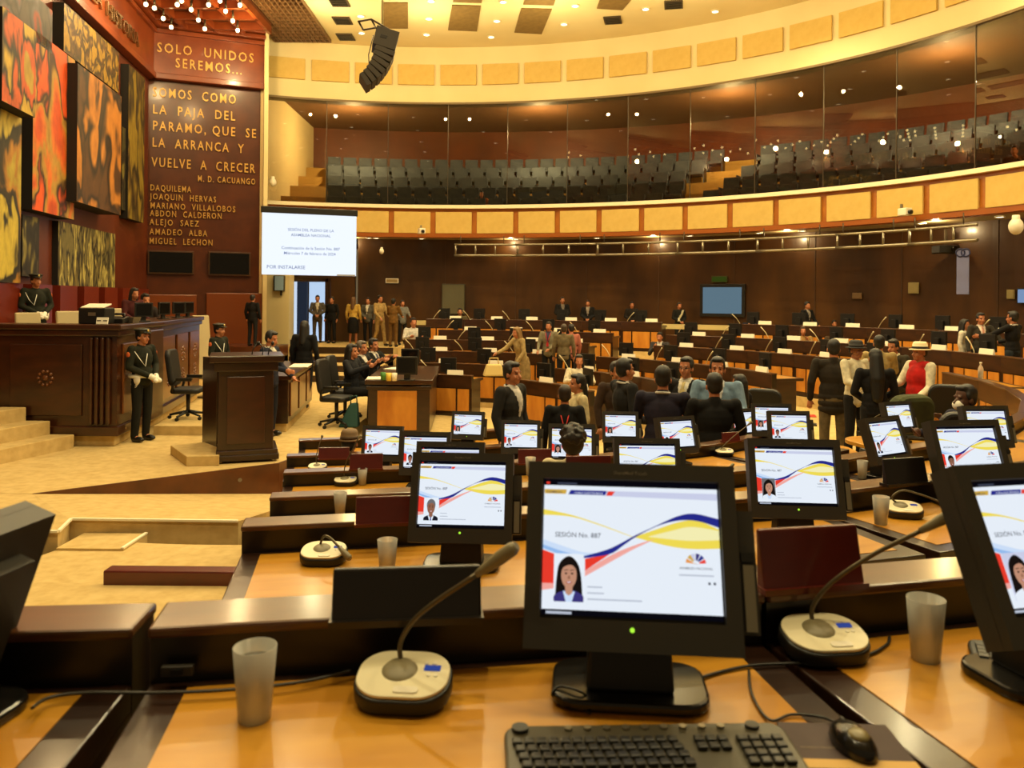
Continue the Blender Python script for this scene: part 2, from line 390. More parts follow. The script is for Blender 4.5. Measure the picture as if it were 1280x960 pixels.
# public gallery behind the glass
GC = mat('gallery_carpet', (176, 140, 72), .95); 
for j in range(6):
    ring('floor_gallery', (14.75+1.12*j, 13.55+1.12*j), (14.75+1.12*(j+1), 13.55+1.12*(j+1)), SZ+.2, EYE+2.5+.52*j, -25, 116, GC, 60)
ring('wall_gallery', (21.5, 20.3), (21.8, 20.6), SZ, 11.2, -40, 118, mat('gallery_wall', (112, 52, 18), .5, var=((88, 38, 12), (1, 1, 1), 3)), 70)
ring('ceiling_gallery', (14.8, 13.6), (21.8, 20.6), EYE+6.9, EYE+7.1, -40, 118, mat('gallery_ceiling', (96, 62, 30), .7), 70)
b = MB(); b.add([(-8.0, 25.2, SZ), (-8.1, 34.0, SZ), (-8.1, 34.0, 11), (-8.0, 25.2, 11)], [(0, 1, 2, 3)]); b.add([(-8.2, 25.2, SZ), (-8.3, 34.0, SZ), (-8.3, 34.0, 11), (-8.2, 25.2, 11)], [(3, 2, 1, 0)])
struct(b.build('wall_gallery_side', CREAM))
b = MB(); p = E(15, 13.8, 2); q = E(21.4, 20.2, 2)
b.add([(p.x, p.y, SZ), (q.x, q.y, SZ), (q.x, q.y, 11), (p.x, p.y, 11), (p.x, p.y-.2, SZ), (q.x, q.y-.2, SZ), (q.x, q.y-.2, 11), (p.x, p.y-.2, 11)], [(0, 1, 2, 3), (4, 5, 6, 7)])
struct(b.build('wall_gallery_end', CREAM))
SEATC = mat('gallery_seat_cloth', (86, 96, 108), .9, var=((70, 80, 94), (8, 8, 8), 3))
b = MB()
b.box((0, .2, .62), (.5, .09, .62), 0, (R(-10), 0, 0)); b.box((0, -.05, .40), (.5, .46, .1), 0)
for x in (-.27, .27): b.box((x, 0, .3), (.035, .42, .58), 1)
seat_me = b.build('gallery_seat', [SEATC, BLACK], bev=.02)
first = True; nseat = 0
for j in range(5):
    rx, ry = 14.75+1.12*j+.62, 13.55+1.12*j+.62
    aisle = (57.0-.6*j, 61.5-.6*j)
    ss = [(a+c)/2 for a, c in walk(rx, ry, th_at(408, rx, ry, 118, 70, EYE+3.4+.5*j), .58, 4)]
    ss = [a for a in ss if not aisle[0] < a < aisle[1] and pxof(E(rx, ry, a, 6))[0] < 1290]
    for i, a in enumerate(ss):
        o = seat_me if first else seat_me.copy()
        if not first: COL.objects.link(o)
        first = False; nseat += 1
        p = E(rx, ry, a, EYE+2.5+.52*j); o.location = p
        o.rotation_euler.z = math.atan2(math.sin(R(a))*rx, math.cos(R(a))*ry)-R(90)
        tag(o, f'blue-grey gallery seat behind glass, {ordn(j+1)} row up, {ordn(i+1)} from the left', 'seat', 'blue-grey seats of the public gallery')
# ------------------------------------------------------------ mural wall and the inscribed wall
A2, B2, E2 = Vector((-10.5, 23.0, 0)), Vector((-7.55, 24.2, 0)), Vector((-8.3, 9.0, 0))
class Wall:
    def __init__(s, a, b): s.a = a; s.u = (b-a).normalized(); s.n = Vector((s.u.y, -s.u.x, 0)); s.L = (b-a).length
    def M(s, t, z, off): 
        o = s.a+s.u*t+s.n*off; u, n = s.u, s.n
        return Matrix(((u.x, 0, n.x, o.x), (u.y, 0, n.y, o.y), (0, 1, 0, z), (0, 0, 0, 1)))
    def hit(s, x, y, off=0.0):
        rx, rz = ray(x, y); a = s.a+s.n*off
        # (rx*d,d) = a+u*t
        d = (a.x*s.u.y-a.y*s.u.x)/(rx*s.u.y-s.u.x); t = ((rx*d-a.x)*s.u.x+(d-a.y)*s.u.y)
        return t, EYE+rz*d
MW, SW = Wall(E2, A2), Wall(A2, B2)
def wall_box(w, t0, t1, z0, z1, o0, o1, name, m, bev=0.0):
    b = MB(); b.box((0, 0, 0), (t1-t0, z1-z0, o1-o0)); M = w.M((t0+t1)/2, (z0+z1)/2, (o0+o1)/2)
    o = b.build(name, m, bev=bev); o.matrix_world = M; return o
struct(wall_box(MW, -1, MW.L, -.5, CEIL, -.25, 0, 'wall_left', mat('mural_wall', (98, 40, 13), .5, var=((82, 30, 9), (1, 1, 1), 3))))
struct(wall_box(SW, 0, SW.L, -.5, CEIL, -.25, 0, 'wall_inscribed', REDWOOD))
UPW = mat('upper_band_wood', (136, 62, 22), .35, var=((112, 46, 14), (2, 2, 3), 4), coat=.3)
ZB = SW.hit(184, 96)[1]; ZT = SW.hit(183, 42)[1]
for w in (MW, SW):
    L = w.L
    struct(wall_box(w, -1 if w is MW else 0, L, ZB, CEIL-.3, 0, .18, 'wall_upper_band', UPW))
    struct(wall_box(w, -1 if w is MW else .1, L, ZB-.07, ZB+.1, 0, .26, 'trim_1', UPW, .02))
    for i in range(4): struct(wall_box(w, -1 if w is MW else .1, L, ZT+.14*i, ZT+.14*i+.12, .1, .28+.14*i, 'trim_2', UPW, .02))
struct(wall_box(SW, SW.L-.02, SW.L+.1, -.2, CEIL, -.3, .3, 'trim_3', CREAM))
LINES = [('SOLO  UNIDOS', 196, 317, 64.7, 11.6, 'gold raised words, upper line on the top wooden band'), ('SEREMOS...', 219, 302, 84.4, 11.6, 'gold raised words, lower line on the top wooden band'),
 ('SOMOS  COMO', 190.5, 294.7, 120.3, 11.4, 'large gold letters, first line of the quotation on brown wall'), ('LA  PAJA  DEL', 190.5, 294, 142, 11.4, 'large gold letters, second line of the quotation on brown wall'),
 ('PARAMO, QUE  SE', 190.5, 320, 162.3, 11.4, 'large gold letters, third line of the quotation on brown wall'), ('LA  ARRANCA  Y', 190, 304.6, 183.3, 11.4, 'large gold letters, fourth line of the quotation on brown wall'),
 ('VUELVE  A  CRECER', 189.5, 318.8, 208, 11.4, 'large gold letters, last line of the quotation on brown wall'), ('M. D. CACUANGO', 247, 319, 226.7, 7.4, 'small gold letters signing the quotation, set at the right'),
 ('DAQUILEMA', 187.7, 239, 238, 7.4, 'small gold letters, first name of the list on brown wall'), ('JOAQUIN  HERVAS', 187.7, 270, 249, 7.4, 'small gold letters, second name of the list on brown wall'),
 ('MARIANO  VILLALOBOS', 187.7, 294, 260.3, 7.4, 'small gold letters, third name of the list, the longest one'), ('ABDON  CALDERON', 187.5, 277, 270, 7.4, 'small gold letters, fourth name of the list on brown wall'),
 ('ALEJO  SAEZ', 187, 248.6, 281, 7.4, 'small gold letters, fifth name of the list on brown wall'), ('AMADEO  ALBA', 187, 259, 293, 7.4, 'small gold letters, sixth name of the list on brown wall'),
 ('MIGUEL  LECHON', 186.5, 265.6, 304.6, 7.4, 'small gold letters, bottom name of the list on brown wall')]
for s, x0, x1, y, h, lab in LINES:
    off = .19 if y < 90 else .01
    t0, z = SW.hit(x0, y, off); t1, _ = SW.hit(x1, y, off); _, z2 = SW.hit(x0, y-h, off)
    size = (z2-z)/cap_h(); vs_, _ = text_geo(s, .02/size, 1.3); w = max(v[0] for v in vs_)*size
    b = MB(); b.text(s, size, Matrix.Identity(4), 0, .02, (t1-t0)/w, sp=1.3); o = b.build('wall_lettering', GOLD); o.matrix_world = SW.M(t0, z, off+.02)
    tag(o, lab, 'lettering')
t0, z = MW.hit(108, 2, .2); t1, _ = MW.hit(172, 55, .2)
_, zz = MW.hit(172, 59, .2); _, z2 = MW.hit(172, 43, .2)
s = 'SOMOS  LA  HISTORIA'; size = (z2-zz)/cap_h(); w = max(v[0] for v in text_geo(s, .03/size)[0])*size
b = MB(); b.text(s, size, Matrix.Identity(4), 0, .03, (t1-t0+2)/w); o = b.build('wall_lettering', mat('bronze_letter', (150, 120, 80), .25, .8)); o.matrix_world = MW.M(t0-2, zz, .22)
tag(o, 'dark bronze letters running along the cornice above the paintings', 'lettering')
# paintings: plain abstract stand-ins
OR, DK, YE, OC, OL = (198, 84, 26), (30, 24, 20), (196, 164, 60), (184, 118, 42), (118, 104, 36)
PT = [('painting_canvas', 'orange abstract canvas jutting from wall at far left', painting('paint_a', [(52, 44, 24), (176, 146, 52), (200, 84, 30), (200, 84, 30)], (1.1, .5, 1.1), 2), 3, 45, 8, 126, .55),
 ('painting_canvas', 'dark grey abstract canvas with red streaks at top left corner', painting('paint_b', [(52, 50, 56), (60, 54, 50), (150, 52, 24), (80, 76, 84)], (.9, .5, .9), 3), -20, 66, -60, 5, .3),
 ('painting_canvas', 'tall orange-red abstract canvas with yellow patches', painting('paint_c', [(96, 40, 16), (206, 78, 24), (214, 112, 36), (180, 140, 56)], (.8, .45, .8), 5), 42, 94, 36, 262, .3),
 ('painting_canvas', 'wide ochre abstract canvas just below the cornice', painting('paint_d', [(96, 78, 26), (150, 118, 34), (170, 136, 44), (90, 60, 22)], (1.6, 1.2, 1.6), 7), 80, 149, 3, 64, .22),
 ('painting_canvas', 'ochre abstract canvas with dark brown shape, nearest the middle', painting('paint_e', [(66, 40, 18), (80, 50, 22), (190, 122, 44), (196, 128, 48)], (.55, .35, .55), 9), 97, 152, 79, 252, .5),
 ('painting_canvas', 'narrow dark green abstract canvas beside the ochre one', painting('paint_f', [(40, 34, 20), (64, 60, 28), (130, 120, 52), (50, 40, 22)], (1.6, .8, 1.6), 11), 152.5, 165, 158, 262, .14),
 ('painting_canvas', 'tall narrow olive abstract canvas beside the wall corner', painting('paint_g', [(70, 56, 22), (128, 108, 34), (150, 128, 42), (90, 70, 26)], (1.3, .4, 1.3), 13), 161, 181, 80, 273, .2),
 ('painting_canvas', 'yellow and black abstract canvas low at left edge', painting('paint_h', [(34, 30, 20), (180, 160, 60), (176, 122, 44), (44, 36, 22)], (.9, .45, .9), 15), -14, 27, 128, 352, .3),
 ('painting_canvas', 'small dark grey abstract canvas behind the officer on dais', painting('paint_i', [(40, 36, 26), (60, 54, 36), (140, 128, 64), (44, 38, 26)], (1.2, .6, 1.2), 17), 28, 49, 268, 345, .12),
 ('painting_canvas', 'pale yellow and black striped abstract canvas at bottom centre', painting('paint_j', [(52, 46, 30), (100, 92, 50), (186, 174, 96), (120, 108, 56)], (2.6, .7, 2.6), 19), 73, 144, 276, 358, .12)]
BLKEDGE = mat('canvas_edge', (22, 18, 14), .7)
for nm, lab, m, x0, x1, yt, yb, off in PT:
    t0, zt = MW.hit(x0, yt, off); _, zb = MW.hit(x0, yb, off); t1, _ = MW.hit(x1, yt, off)
    b = MB(); L, H = t1-t0, zt-zb
    b.box((L/2, H/2, -off/2), (L, H, off), 1); b.quad((0, 0, .004), (L, 0, .004), (L, H, .004), (0, H, .004), 0)
    o = b.build(nm, [m, BLKEDGE]); o.matrix_world = MW.M(t0, zb, off)
    tag(o, lab, 'painting', 'abstract canvases of the mural wall')
# two dark screens on the inscribed wall
SCR = mat('screen_off', (14, 12, 10), .12)
for x0, x1, yt, yb, w in ((185, 242.5, 313, 342, 'left'), (260.5, 313, 314.5, 344, 'right')):
    t0, zt = SW.hit(x0, yt); _, zb = SW.hit(x0, yb); t1, _ = SW.hit(x1, yt)
    t = thing('wall_television', f'black switched-off television on brown wall below gold names, {w} one', 'television', SW.a+SW.u*((t0+t1)/2)+Vector((0, 0, (zt+zb)/2)), math.atan2(SW.u.y, SW.u.x))
    b = MB(); b.box((0, -.06, 0), (t1-t0, .1, zt-zb)); b.build('frame', mat('tv_frame', (70, 44, 22), .4), t, bev=.01)
    b = MB(); b.box((0, -.115, 0), (t1-t0-.08, .01, zt-zb-.08)); b.build('screen', SCR, t)
# low wooden wainscot blocks under the screens
for i, (x0, x1, yt, yb) in enumerate(((186, 246, 368, 402), (258, 328, 366, 432))):
    t0, zt = SW.hit(x0, yt, .1); _, zb = SW.hit(x0, yb, .1); t1, _ = SW.hit(x1, yt, .1)
    o = wall_box(SW, t0, t1, zb, zt, 0, .12, 'trim_4', mat('wainscot', (120, 58, 20), .35, coat=.3), .02); struct(o)
# ------------------------------------------------------------ wooden coffer, bulbs, lattice, ceiling fittings
b = MB()
zc = EYE+7.62
for i in range(14): b.box((-9.1, 12+.85*i, zc+.2), (4.0, .1, .22), 0)
for i in range(6): b.box((-11.0+.77*i, 17.6, zc+.2), (.1, 11.6, .22), 0)
b.bb(-11.5, -7.1, 11.5, 23.4, zc+.3, zc+.4, 1)
struct(b.build('ceiling_coffer', [UPW, mat('coffer_back', (90, 44, 16), .5)]))
bm_ = MB(); bm_.ell((0, 0, 0), (.055, .055, .06), n=10, m=7); bulb_me = None
seen = [(193, 10), (204, 23), (214, 34), (239, 12), (248, 25), (256, 36), (282, 14), (291, 26), (297, 38), (275, 1), (227, 1)]
pts = [PZ(x, y, zc-.16) for x, y in seen]
for i in range(9):
    for k in range(5): pts.append(Vector((-10.2+.8*k-.02*i, 20.4-1.05*i, zc-.16)))
for i, p in enumerate(pts):
    t = thing('pendant_bulb', (f'glowing round bulb under the wooden podium ceiling, {ordn(i+1)} nearest the inscribed wall' if i < 11 else f'glowing bulb of the podium ceiling grid, row {ordn((i-11)//5+1)} forward, {ordn((i-11)%5+1)} from the wall'), 'light bulb', p, 0, 'bulbs under the podium ceiling')
    if bulb_me is None:
        o = bm_.build('bulb', BULB, t); b = MB(); b.cyl((0, 0, .05), (0, 0, .28), .03, .03, 8); o2 = b.build('socket', DMETAL, t); bulb_me = (o, o2)
    else:
        for q in bulb_me: c = q.copy(); COL.objects.link(c); c.parent = t
b = MB(); zl = CEIL-.03
b.bb(-7.5, -5.75, 18, 25.1, zl, zl+.02, 0)
for i in range(13): b.box((-7.5+.146*i, 21.5, zl-.05), (.025, 7.2, .1), 1)
for i in range(26): b.box((-6.62, 18+.284*i, zl-.05), (1.75, .025, .1), 1)
struct(b.build('ceiling_lattice', [mat('lattice_back', (46, 28, 14), .7), mat('lattice_bar', (110, 78, 44), .5)]))
VB = mat('vent_dark', (66, 52, 30), .7)
for i, (x, y) in enumerate(((424, 3), (428, 26), (432, 46.5), (766, 25.5), (842, 6))):
    p = PZ(x, y, CEIL-.02)
    t = thing('ceiling_vent', ['small dark slatted vent in cream ceiling, nearest the top edge', 'small dark slatted vent in cream ceiling, middle of the left three', 'small dark slatted vent in cream ceiling, lowest of the left three', 'small dark slatted vent in cream ceiling below the right square panel', 'small dark slatted vent in cream ceiling, rightmost'][i], 'vent', p, 0 if i < 3 else R(-12), 'air vents in the cream ceiling')
    b = MB(); b.box((0, 0, 0), (.5, .62, .03)); b.build('frame', VB, t)
    b = MB()
    for k in range(5): b.box((0, -.2+.1*k, -.02), (.42, .03, .03))
    b.build('slat', BLACK, t)
SQ = mat('ceiling_square', (128, 100, 50), .7, var=((112, 86, 40), (6, 6, 6), 3))
for i, q in enumerate((((479, 4), (510, 4), (510, 36), (479, 36)), ((565, 7), (601, 8), (596, 39.5), (560, 38)), ((652, 11), (690, 12), (677, 43), (643, 41)), ((754, -12), (800, -12), (778, 13), (746, 11)), ((479, -28), (511, -28), (511, 0), (480, 0)), ((571, -20), (607, -20), (602, 4), (566, 3)), ((662, -16), (700, -16), (692, 7), (654, 6)))):
    c = [PZ(x, y, CEIL-.03) for x, y in q]; mid = sum(c, Vector())/4
    b = MB(); vs_ = [v-mid for v in c]; b.add(vs_+[v+Vector((0, 0, .06)) for v in vs_], [(0, 1, 2, 3), (7, 6, 5, 4), (0, 4, 5, 1), (1, 5, 6, 2), (2, 6, 7, 3), (3, 7, 4, 0)])
    o = b.build('ceiling_panel', SQ, None, mid)
    tag(o, ['tan square ceiling panel right behind the speaker rod', 'tan square ceiling panel, second from the left in the lower row', 'tan square ceiling panel, third from the left in the lower row', 'tan square ceiling panel, rightmost, at the top edge', 'tan square ceiling panel cut by top edge above the speaker', 'tan square ceiling panel cut by top edge, upper row middle', 'tan square ceiling panel cut by top edge, upper row right'][i], 'ceiling panel', 'tan squares in the cream ceiling')
db = MB(); db.lathe([(.0, 0), (.085, 0), (.085, -.02)], 14); rb = MB(); rb.lathe([(.085, .01), (.11, .01), (.115, -.025), (.085, -.025), (.085, .01)], 14)
proto = None
spots = [PZ(x, y, CEIL-.01) for x, y in ((451, 20), (452, 41), (536, 23), (533, 43), (621, 26), (614, 46), (629, 2), (539, 1), (719, 7), (705, 30), (807, 11), (894, 14))]
for lx in (-4.0, -1.6, .8, 3.2, 5.6, 8.0, 10.2):
    for ly in (2, 4.8, 7.6, 10.4, 13.2, 16, 18.8): spots.append(Vector((lx, ly, CEIL-.01)))
nview = 12
for i, p in enumerate(spots):
    lab = f'small round recessed downlight glowing in cream ceiling, {ordn(i+1)} of those in view' if i < nview else 'small round recessed downlight over the hall, seen only as reflection in glass'
    t = thing('ceiling_light', lab, 'light', p, 0, 'downlights seen in the cream ceiling' if i < nview else 'downlights mirrored in the gallery glass')
    if proto is None: proto = (db.build('lens', LIGHT, t), rb.build('rim', WHITEP, t))
    else:
        for q in proto: c = q.copy(); COL.objects.link(c); c.parent = t
lp = [E(13.95, 12.78, a, CEIL-.35) for a in (35,)]
sl = [(461, 303), (470, 306), (527, 307), (645, 303), (746, 303), (862, 302), (949, 299), (1003, 294), (1152, 286), (1250, 277)]
for i, (x, y) in enumerate(sl):
    p = E(15.3, 13.9, th_at(x, 15.3, 13.9, 112, -10, SZ), SZ-.004)
    t = thing('soffit_light', f'round downlight in soffit below the gallery, {ordn(i+1)} from the left', 'light', p, 0, 'downlights below the gallery')
    for q in proto: c = q.copy(); COL.objects.link(c); c.parent = t
# metal lighting frame under the gallery
fa = [th_at(x, 13.9, 12.7, 112, -10, EYE+1.55) for x in (568, 645, 745, 845, 945, 1045, 1135, 1222)]
for i, (a, c) in enumerate(zip(fa, fa[1:])):
    t = thing('lighting_frame', f'silver metal lighting frame below the gallery, {ordn(i+1)} section from the left', 'frame', E(13.9, 12.7, (a+c)/2, EYE+1.57), 0, 'sections of the lighting frame')
    o0 = E(13.9, 12.7, (a+c)/2, EYE+1.57)
    pt = lambda q, z: E(13.9, 12.7, a+(c-a)*q, EYE+1.57+z)-o0
    b = MB(); b.tube([pt(q/6, .17) for q in range(7)], .035, 6); b.build('top_rail', METAL, t)
    b = MB(); b.tube([pt(q/6, -.17) for q in range(7)], .04, 6); b.build('bottom_rail', METAL, t)
    for q in (0.02, .34, .66): b = MB(); b.tube([pt(q, -.17), pt(q, .17)], .03, 6); b.build('upright', METAL, t)
    for q in (.1, .8): b = MB(); b.tube([pt(q, .17), pt(q, .46)], .015, 6); b.build('hanger', DMETAL, t)
# fittings on the fascia and soffit
def dome(x, y, d, s, lab, m=WHITEP):
    p = P(x, y, d); t = thing('ceiling_camera', lab, 'camera', p)
    b = MB(); b.cyl((0, 0, s*.3), (0, 0, s), s*.35, s*.3, 12); b.build('mount', m, t)
    b = MB(); b.ell((0, 0, 0), (s*.6, s*.6, s*.75), n=14, m=9); b.build('dome', m, t)
    b = MB(); b.ell((0, -s*.1, -s*.4), (s*.3, s*.3, s*.3), n=10, m=7); b.build('lens', BLACK, t)
dome(1270, 283, 17, .24, 'large white dome camera at the right edge below gallery')
dome(477, 314, 24.5, .12, 'white camera hanging from soffit left of centre')
dome(341, 228, 24.6, .18, 'white dome camera on cream gallery side wall')
for x, y, d, lab in ((527, 289, 25.4, 'white box camera on fascia left of centre'), (1131, 265, 19.2, 'white box camera on fascia at right'), (857, 290, 24.0, 'small dark grey box fixed below the fascia right of centre'), (1012, 279, 22.0, 'small beige box fixed below fascia')):
    p = P(x, y, d); t = thing('box_camera', lab, 'camera', p, R(20)); m = WHITEP if 'white' in lab else METAL
    b = MB(); b.box((0, 0, 0), (.2, .26, .18)); b.build('body', m, t, bev=.02)
    b = MB(); b.cyl((0, -.13, -.01), (0, -.2, -.02), .05, .055, 10); b.build('lens', BLACK, t)
    b = MB(); b.box((0, .1, .14), (.05, .05, .12)); b.build('bracket', METAL, t)
# line array speaker
t = thing('line_array_speaker', 'black curved line array speaker hanging on a rod from ceiling', 'speaker', P(478, 48, 14)); t.scale = (.86,)*3
BX = mat('speaker_paint', (56, 48, 36), .6)
b = MB(); b.tube([(0, 0, .1), (-.02, 0, 4.2)], .025, 8); b.build('rod', mat('rod_cream', (230, 214, 160), .5), t)
b = MB()
for y_ in (-.25, .25): b.tube([(-.42, y_-.1, .22), (-.18, y_, .30), (.2, y_, .08)], .02, 6)
b.tube([(-.42, -.35, .22), (-.42, .15, .22)], .02, 6); b.tube([(-.18, -.25, .30), (-.18, .25, .30)], .02, 6); b.build('flying_frame', DMETAL, t)
b = MB(); b.box((.06, 0, -.08), (.46, .62, .38), 0, (0, R(14), R(12))); b.box((.08, -.315, -.06), (.14, .01, .07), 1, (0, R(14), R(12))); b.build('cabinet', [BX, BLACK], t, bev=.01)
x, z, a = .04, -.33, 12
for i in range(7):
    a += 6.5
    b = MB(); b.box((0, 0, 0), (.40-.02*i, .62, .105), 0); b.box((-.2+.01*i, 0, 0), (.02, .56, .08), 1)
    o = b.build('cabinet', [BX, BLACK], t, (x, 0, z), bev=.008); o.rotation_euler = (0, R(a), R(12))
    x -= .115*math.sin(R(a)); z -= .118*math.cos(R(a))
b = MB(); b.tube([(-.2, .1, .1), (-.3, .12, -.3), (-.28, .1, -.6), (-.42, .1, -.85)], .012, 6); b.build('cable', BLACK, t)
# projection screen with the session title
c0, c1, c2 = P(328, 265.5, 22.0), P(446, 270.5, 22.9), P(327, 343, 22.0)
SM = mat('projector_white', (238, 246, 255), emit=1.05); INK = mat('screen_ink', (120, 140, 190), emit=.75)
u = Vector((c1.x-c0.x, c1.y-c0.y, 0)); L = u.length; H = c0.z-c2.z
t = thing('projection_screen', 'white projection screen with session title hanging beside the inscribed wall', 'screen', c2, math.atan2(u.y, u.x))
b = MB(); b.box((L/2, .03, H/2), (L, .04, H)); b.build('frame', BLACK, t)
b = MB(); b.box((L/2, .004, H/2), (L, .006, H)); b.build('display', SM, t)
b = MB(); b.box((L/2, .02, H+.09), (L+.06, .16, .18)); b.build('case', BLACK, t, bev=.02)
Mx = lambda x, z: Matrix(((1, 0, 0, x), (0, 0, -1, -.003), (0, 1, 0, z), (0, 0, 0, 1)))
b = MB()
for s, x, y, w_, al in (('SESIÓN DEL PLENO DE LA', .51, .72, .49, 'c'), ('ASAMBLEA NACIONAL', .51, .635, .42, 'c'), ('Continuación de la Sesión No. 887', .51, .42, .62, 'c'), ('Miércoles 7 de febrero de 2024', .5, .335, .55, 'c'), ('POR INSTALARSE', .05, .10, .40, 'l')):
    tw = max(v[0] for v in text_geo(s)[0]); sz = w_*L/tw; b = MB(); b.text(s, min(sz, .17), Mx(x*L, y*H), 0, 0, sz/min(sz, .17), al); b.build('caption', INK, t)
b = MB(); b.box((L*.89, .0, .02), (L*.2, .004, .035)); b.build('corner_tab', mat('tab_tan', (190, 160, 110), emit=.8), t)
# back wall: door, television, signs, plates
p0, p1 = P(366, 352, 26.9), P(409, 352, 26.9); zf = .3
D = struct(thing('door_1', 'bright open doorway in the back left corner', 'door', (0, 0, 0)))
del D['label']; del D['category']
b = MB(); b.bb(p0.x-.1, p0.x, 26.6, 26.95, zf, p0.z+.1); b.bb(p1.x, p1.x+.1, 26.6, 26.95, zf, p0.z+.1); b.bb(p0.x-.1, p1.x+.1, 26.6, 26.95, p0.z, p0.z+.12); b.build('door_frame', DWOOD, D)
b = MB(); b.bb(p0.x+.45, p1.x, 27.3, 27.35, zf, p0.z); b.build('daylight', mat('corridor_daylight', (190, 215, 245), emit=.95), D)
b = MB(); b.bb(p0.x, p0.x+.12, 27.0, 27.05, zf, p0.z); b.build('daylight_strip', mat('corridor_bright', (210, 228, 250), emit=.9), D)  # emissive strip painting daylight onto the edge of the doorway
b = MB(); b.bb(p0.x+.12, p0.x+.46, 27.0, 27.06, zf, p0.z); b.build('door_leaf', mat('door_blue', (84, 100, 128), .4, emit=.16), D)  # leaf glows faintly to imitate daylight on it
b = MB(); b.bb(-8, -5.4, 27.6, 27.7, -.5, SZ); b.bb(p1.x+.1, -5.3, 26.98, 27.1, 0, SZ); b.bb(-7.4, p0.x-.1, 26.98, 27.1, 0, SZ); b.bb(p0.x-.1, p1.x+.1, 26.98, 27.1, p0.z+.1, SZ); struct(b.build('wall_corner', WALLWOOD))
p = P(349, 354, 25.9); t = thing('wall_speaker', 'pale blue wall speaker below the projection screen', 'speaker', p)
b = MB(); b.box((0, .05, 0), (.34, .25, .5)); b.build('cabinet', BLACK, t, bev=.02); b = MB(); b.box((.02, -.08, 0), (.28, .01, .46)); b.build('grille', mat('grille_blue', (140, 165, 185), .6), t); b = MB(); b.box((.05, .05, -.3), (.05, .05, .2)); b.build('bracket', BLACK, t)
def wall_item(x0, x1, y0, y1, d, yaw, name, label, cat, frame, fm, sm, th=.08):
    if d is None:   # on the curved back wall
        d = 10.0; rx = ray((x0+x1)/2, (y0+y1)/2)[0]
        while ((rx*d-CX)/16.2)**2+((d-CY)/14.6)**2 < 1: d += .02
        nx, ny = (rx*d-CX)/16.2**2, (d-CY)/14.6**2; yaw = math.degrees(math.atan2(-nx, ny)); d -= th+.04
    a, c = P((x0+x1)/2, y0, d), P((x0+x1)/2, y1, d); W_ = (x1-x0)*d/F; H_ = a.z-c.z
    t = thing(name, label, cat, (a+c)/2, R(yaw))
    b = MB(); b.box((0, th/2, 0), (W_, th, H_)); b.build('frame', fm, t, bev=.01)
    b = MB(); b.box((0, -.006, 0), (W_-2*frame, .012, H_-2*frame)); b.build('face', sm, t)
    return t
wall_item(874, 931, 355, 396, None, 0, 'wall_television', 'lit grey-blue television on dark back wall right of centre', 'television', .1, BLACK, mat('tv_blue', (112, 142, 160), emit=.62))
t = wall_item(889, 909, 345, 353, None, 0, 'exit_sign', 'small dim green exit sign above the lit television', 'sign', .03, mat('exit_frame', (60, 70, 20), .5), mat('exit_green', (70, 90, 24), emit=.45), .05)
wall_item(552, 581, 355, 393, None, 0, 'notice_board', 'grey upright board on the dark back wall left of centre', 'board', .03, mat('board_frame', (64, 58, 40), .5), mat('board_grey', (88, 84, 62), .7))
wall_item(482, 498, 348, 354, None, 0, 'wall_plate', 'small cream wall plate on dark wall right of doorway', 'plate', .03, WHITEP, mat('plate_cream', (150, 128, 80), .6), .04)
wall_item(1135, 1148, 353, 367, None, 0, 'wall_plate', 'beige square wall plate on dark wall left of hanging banner', 'plate', .03, mat('plate_beige', (150, 138, 90), .6), MATS['plate_beige'], .04)
wall_item(1065, 1077, 366, 374, None, 0, 'wall_plate', 'small dull wall plate low on dark back wall', 'plate', .02, mat('plate_dull', (110, 84, 50), .6), MATS['plate_dull'], .04)
wall_item(1258, 1268, 362, 374, None, 0, 'wall_plate', 'beige square wall plate near right edge beside blue screen', 'plate', .02, MATS['plate_beige'], MATS['plate_beige'], .04)
wall_item(1271, 1300, 360, 380, None, 0, 'wall_television', 'lit blue television cut by the right edge', 'television', .03, BLACK, mat('tv_blue_bright', (140, 170, 215), emit=.7))
wall_item(1196.5, 1210.5, 312, 368, 18.6, -40, 'hanging_banner', 'narrow pale blue banner with dark ring emblem hanging at right', 'banner', .005, mat('banner_blue', (120, 124, 168), .7), MATS['banner_blue'], .02)
t = bpy.data.objects['hanging_banner']; b = MB()
for dx in (-.05, .06): 
    b.tube([(dx+.09*math.cos(R(a_)), -.02, .45+.09*math.sin(R(a_))) for a_ in range(0, 361, 24)], .016, 5)
b.build('emblem', mat('banner_ink', (40, 44, 84), .7), t)
p = P(1182, 312, 20.0); t = thing('moving_projector', 'dark projector slung below the lighting frame beside banner', 'projector', p)
b = MB(); b.box((0, 0, 0), (.5, .4, .2)); b.build('body', BLACK, t, bev=.02); b = MB(); b.cyl((.1, -.2, 0), (.1, -.27, 0), .07, n=12); b.build('lens', SCR, t); b = MB(); b.box((0, 0, .3), (.06, .06, .4)); b.build('bracket', DMETAL, t)
# cream rail behind the top row
ring('trim_rail', (rr(0, .72)[0], rr(0, .72)[1]), (rr(0, .78)[0], rr(0, .78)[1]), EYE-.80, EYE-.66, 5, 91, mat('rail_cream', (196, 178, 122), .6), 50)
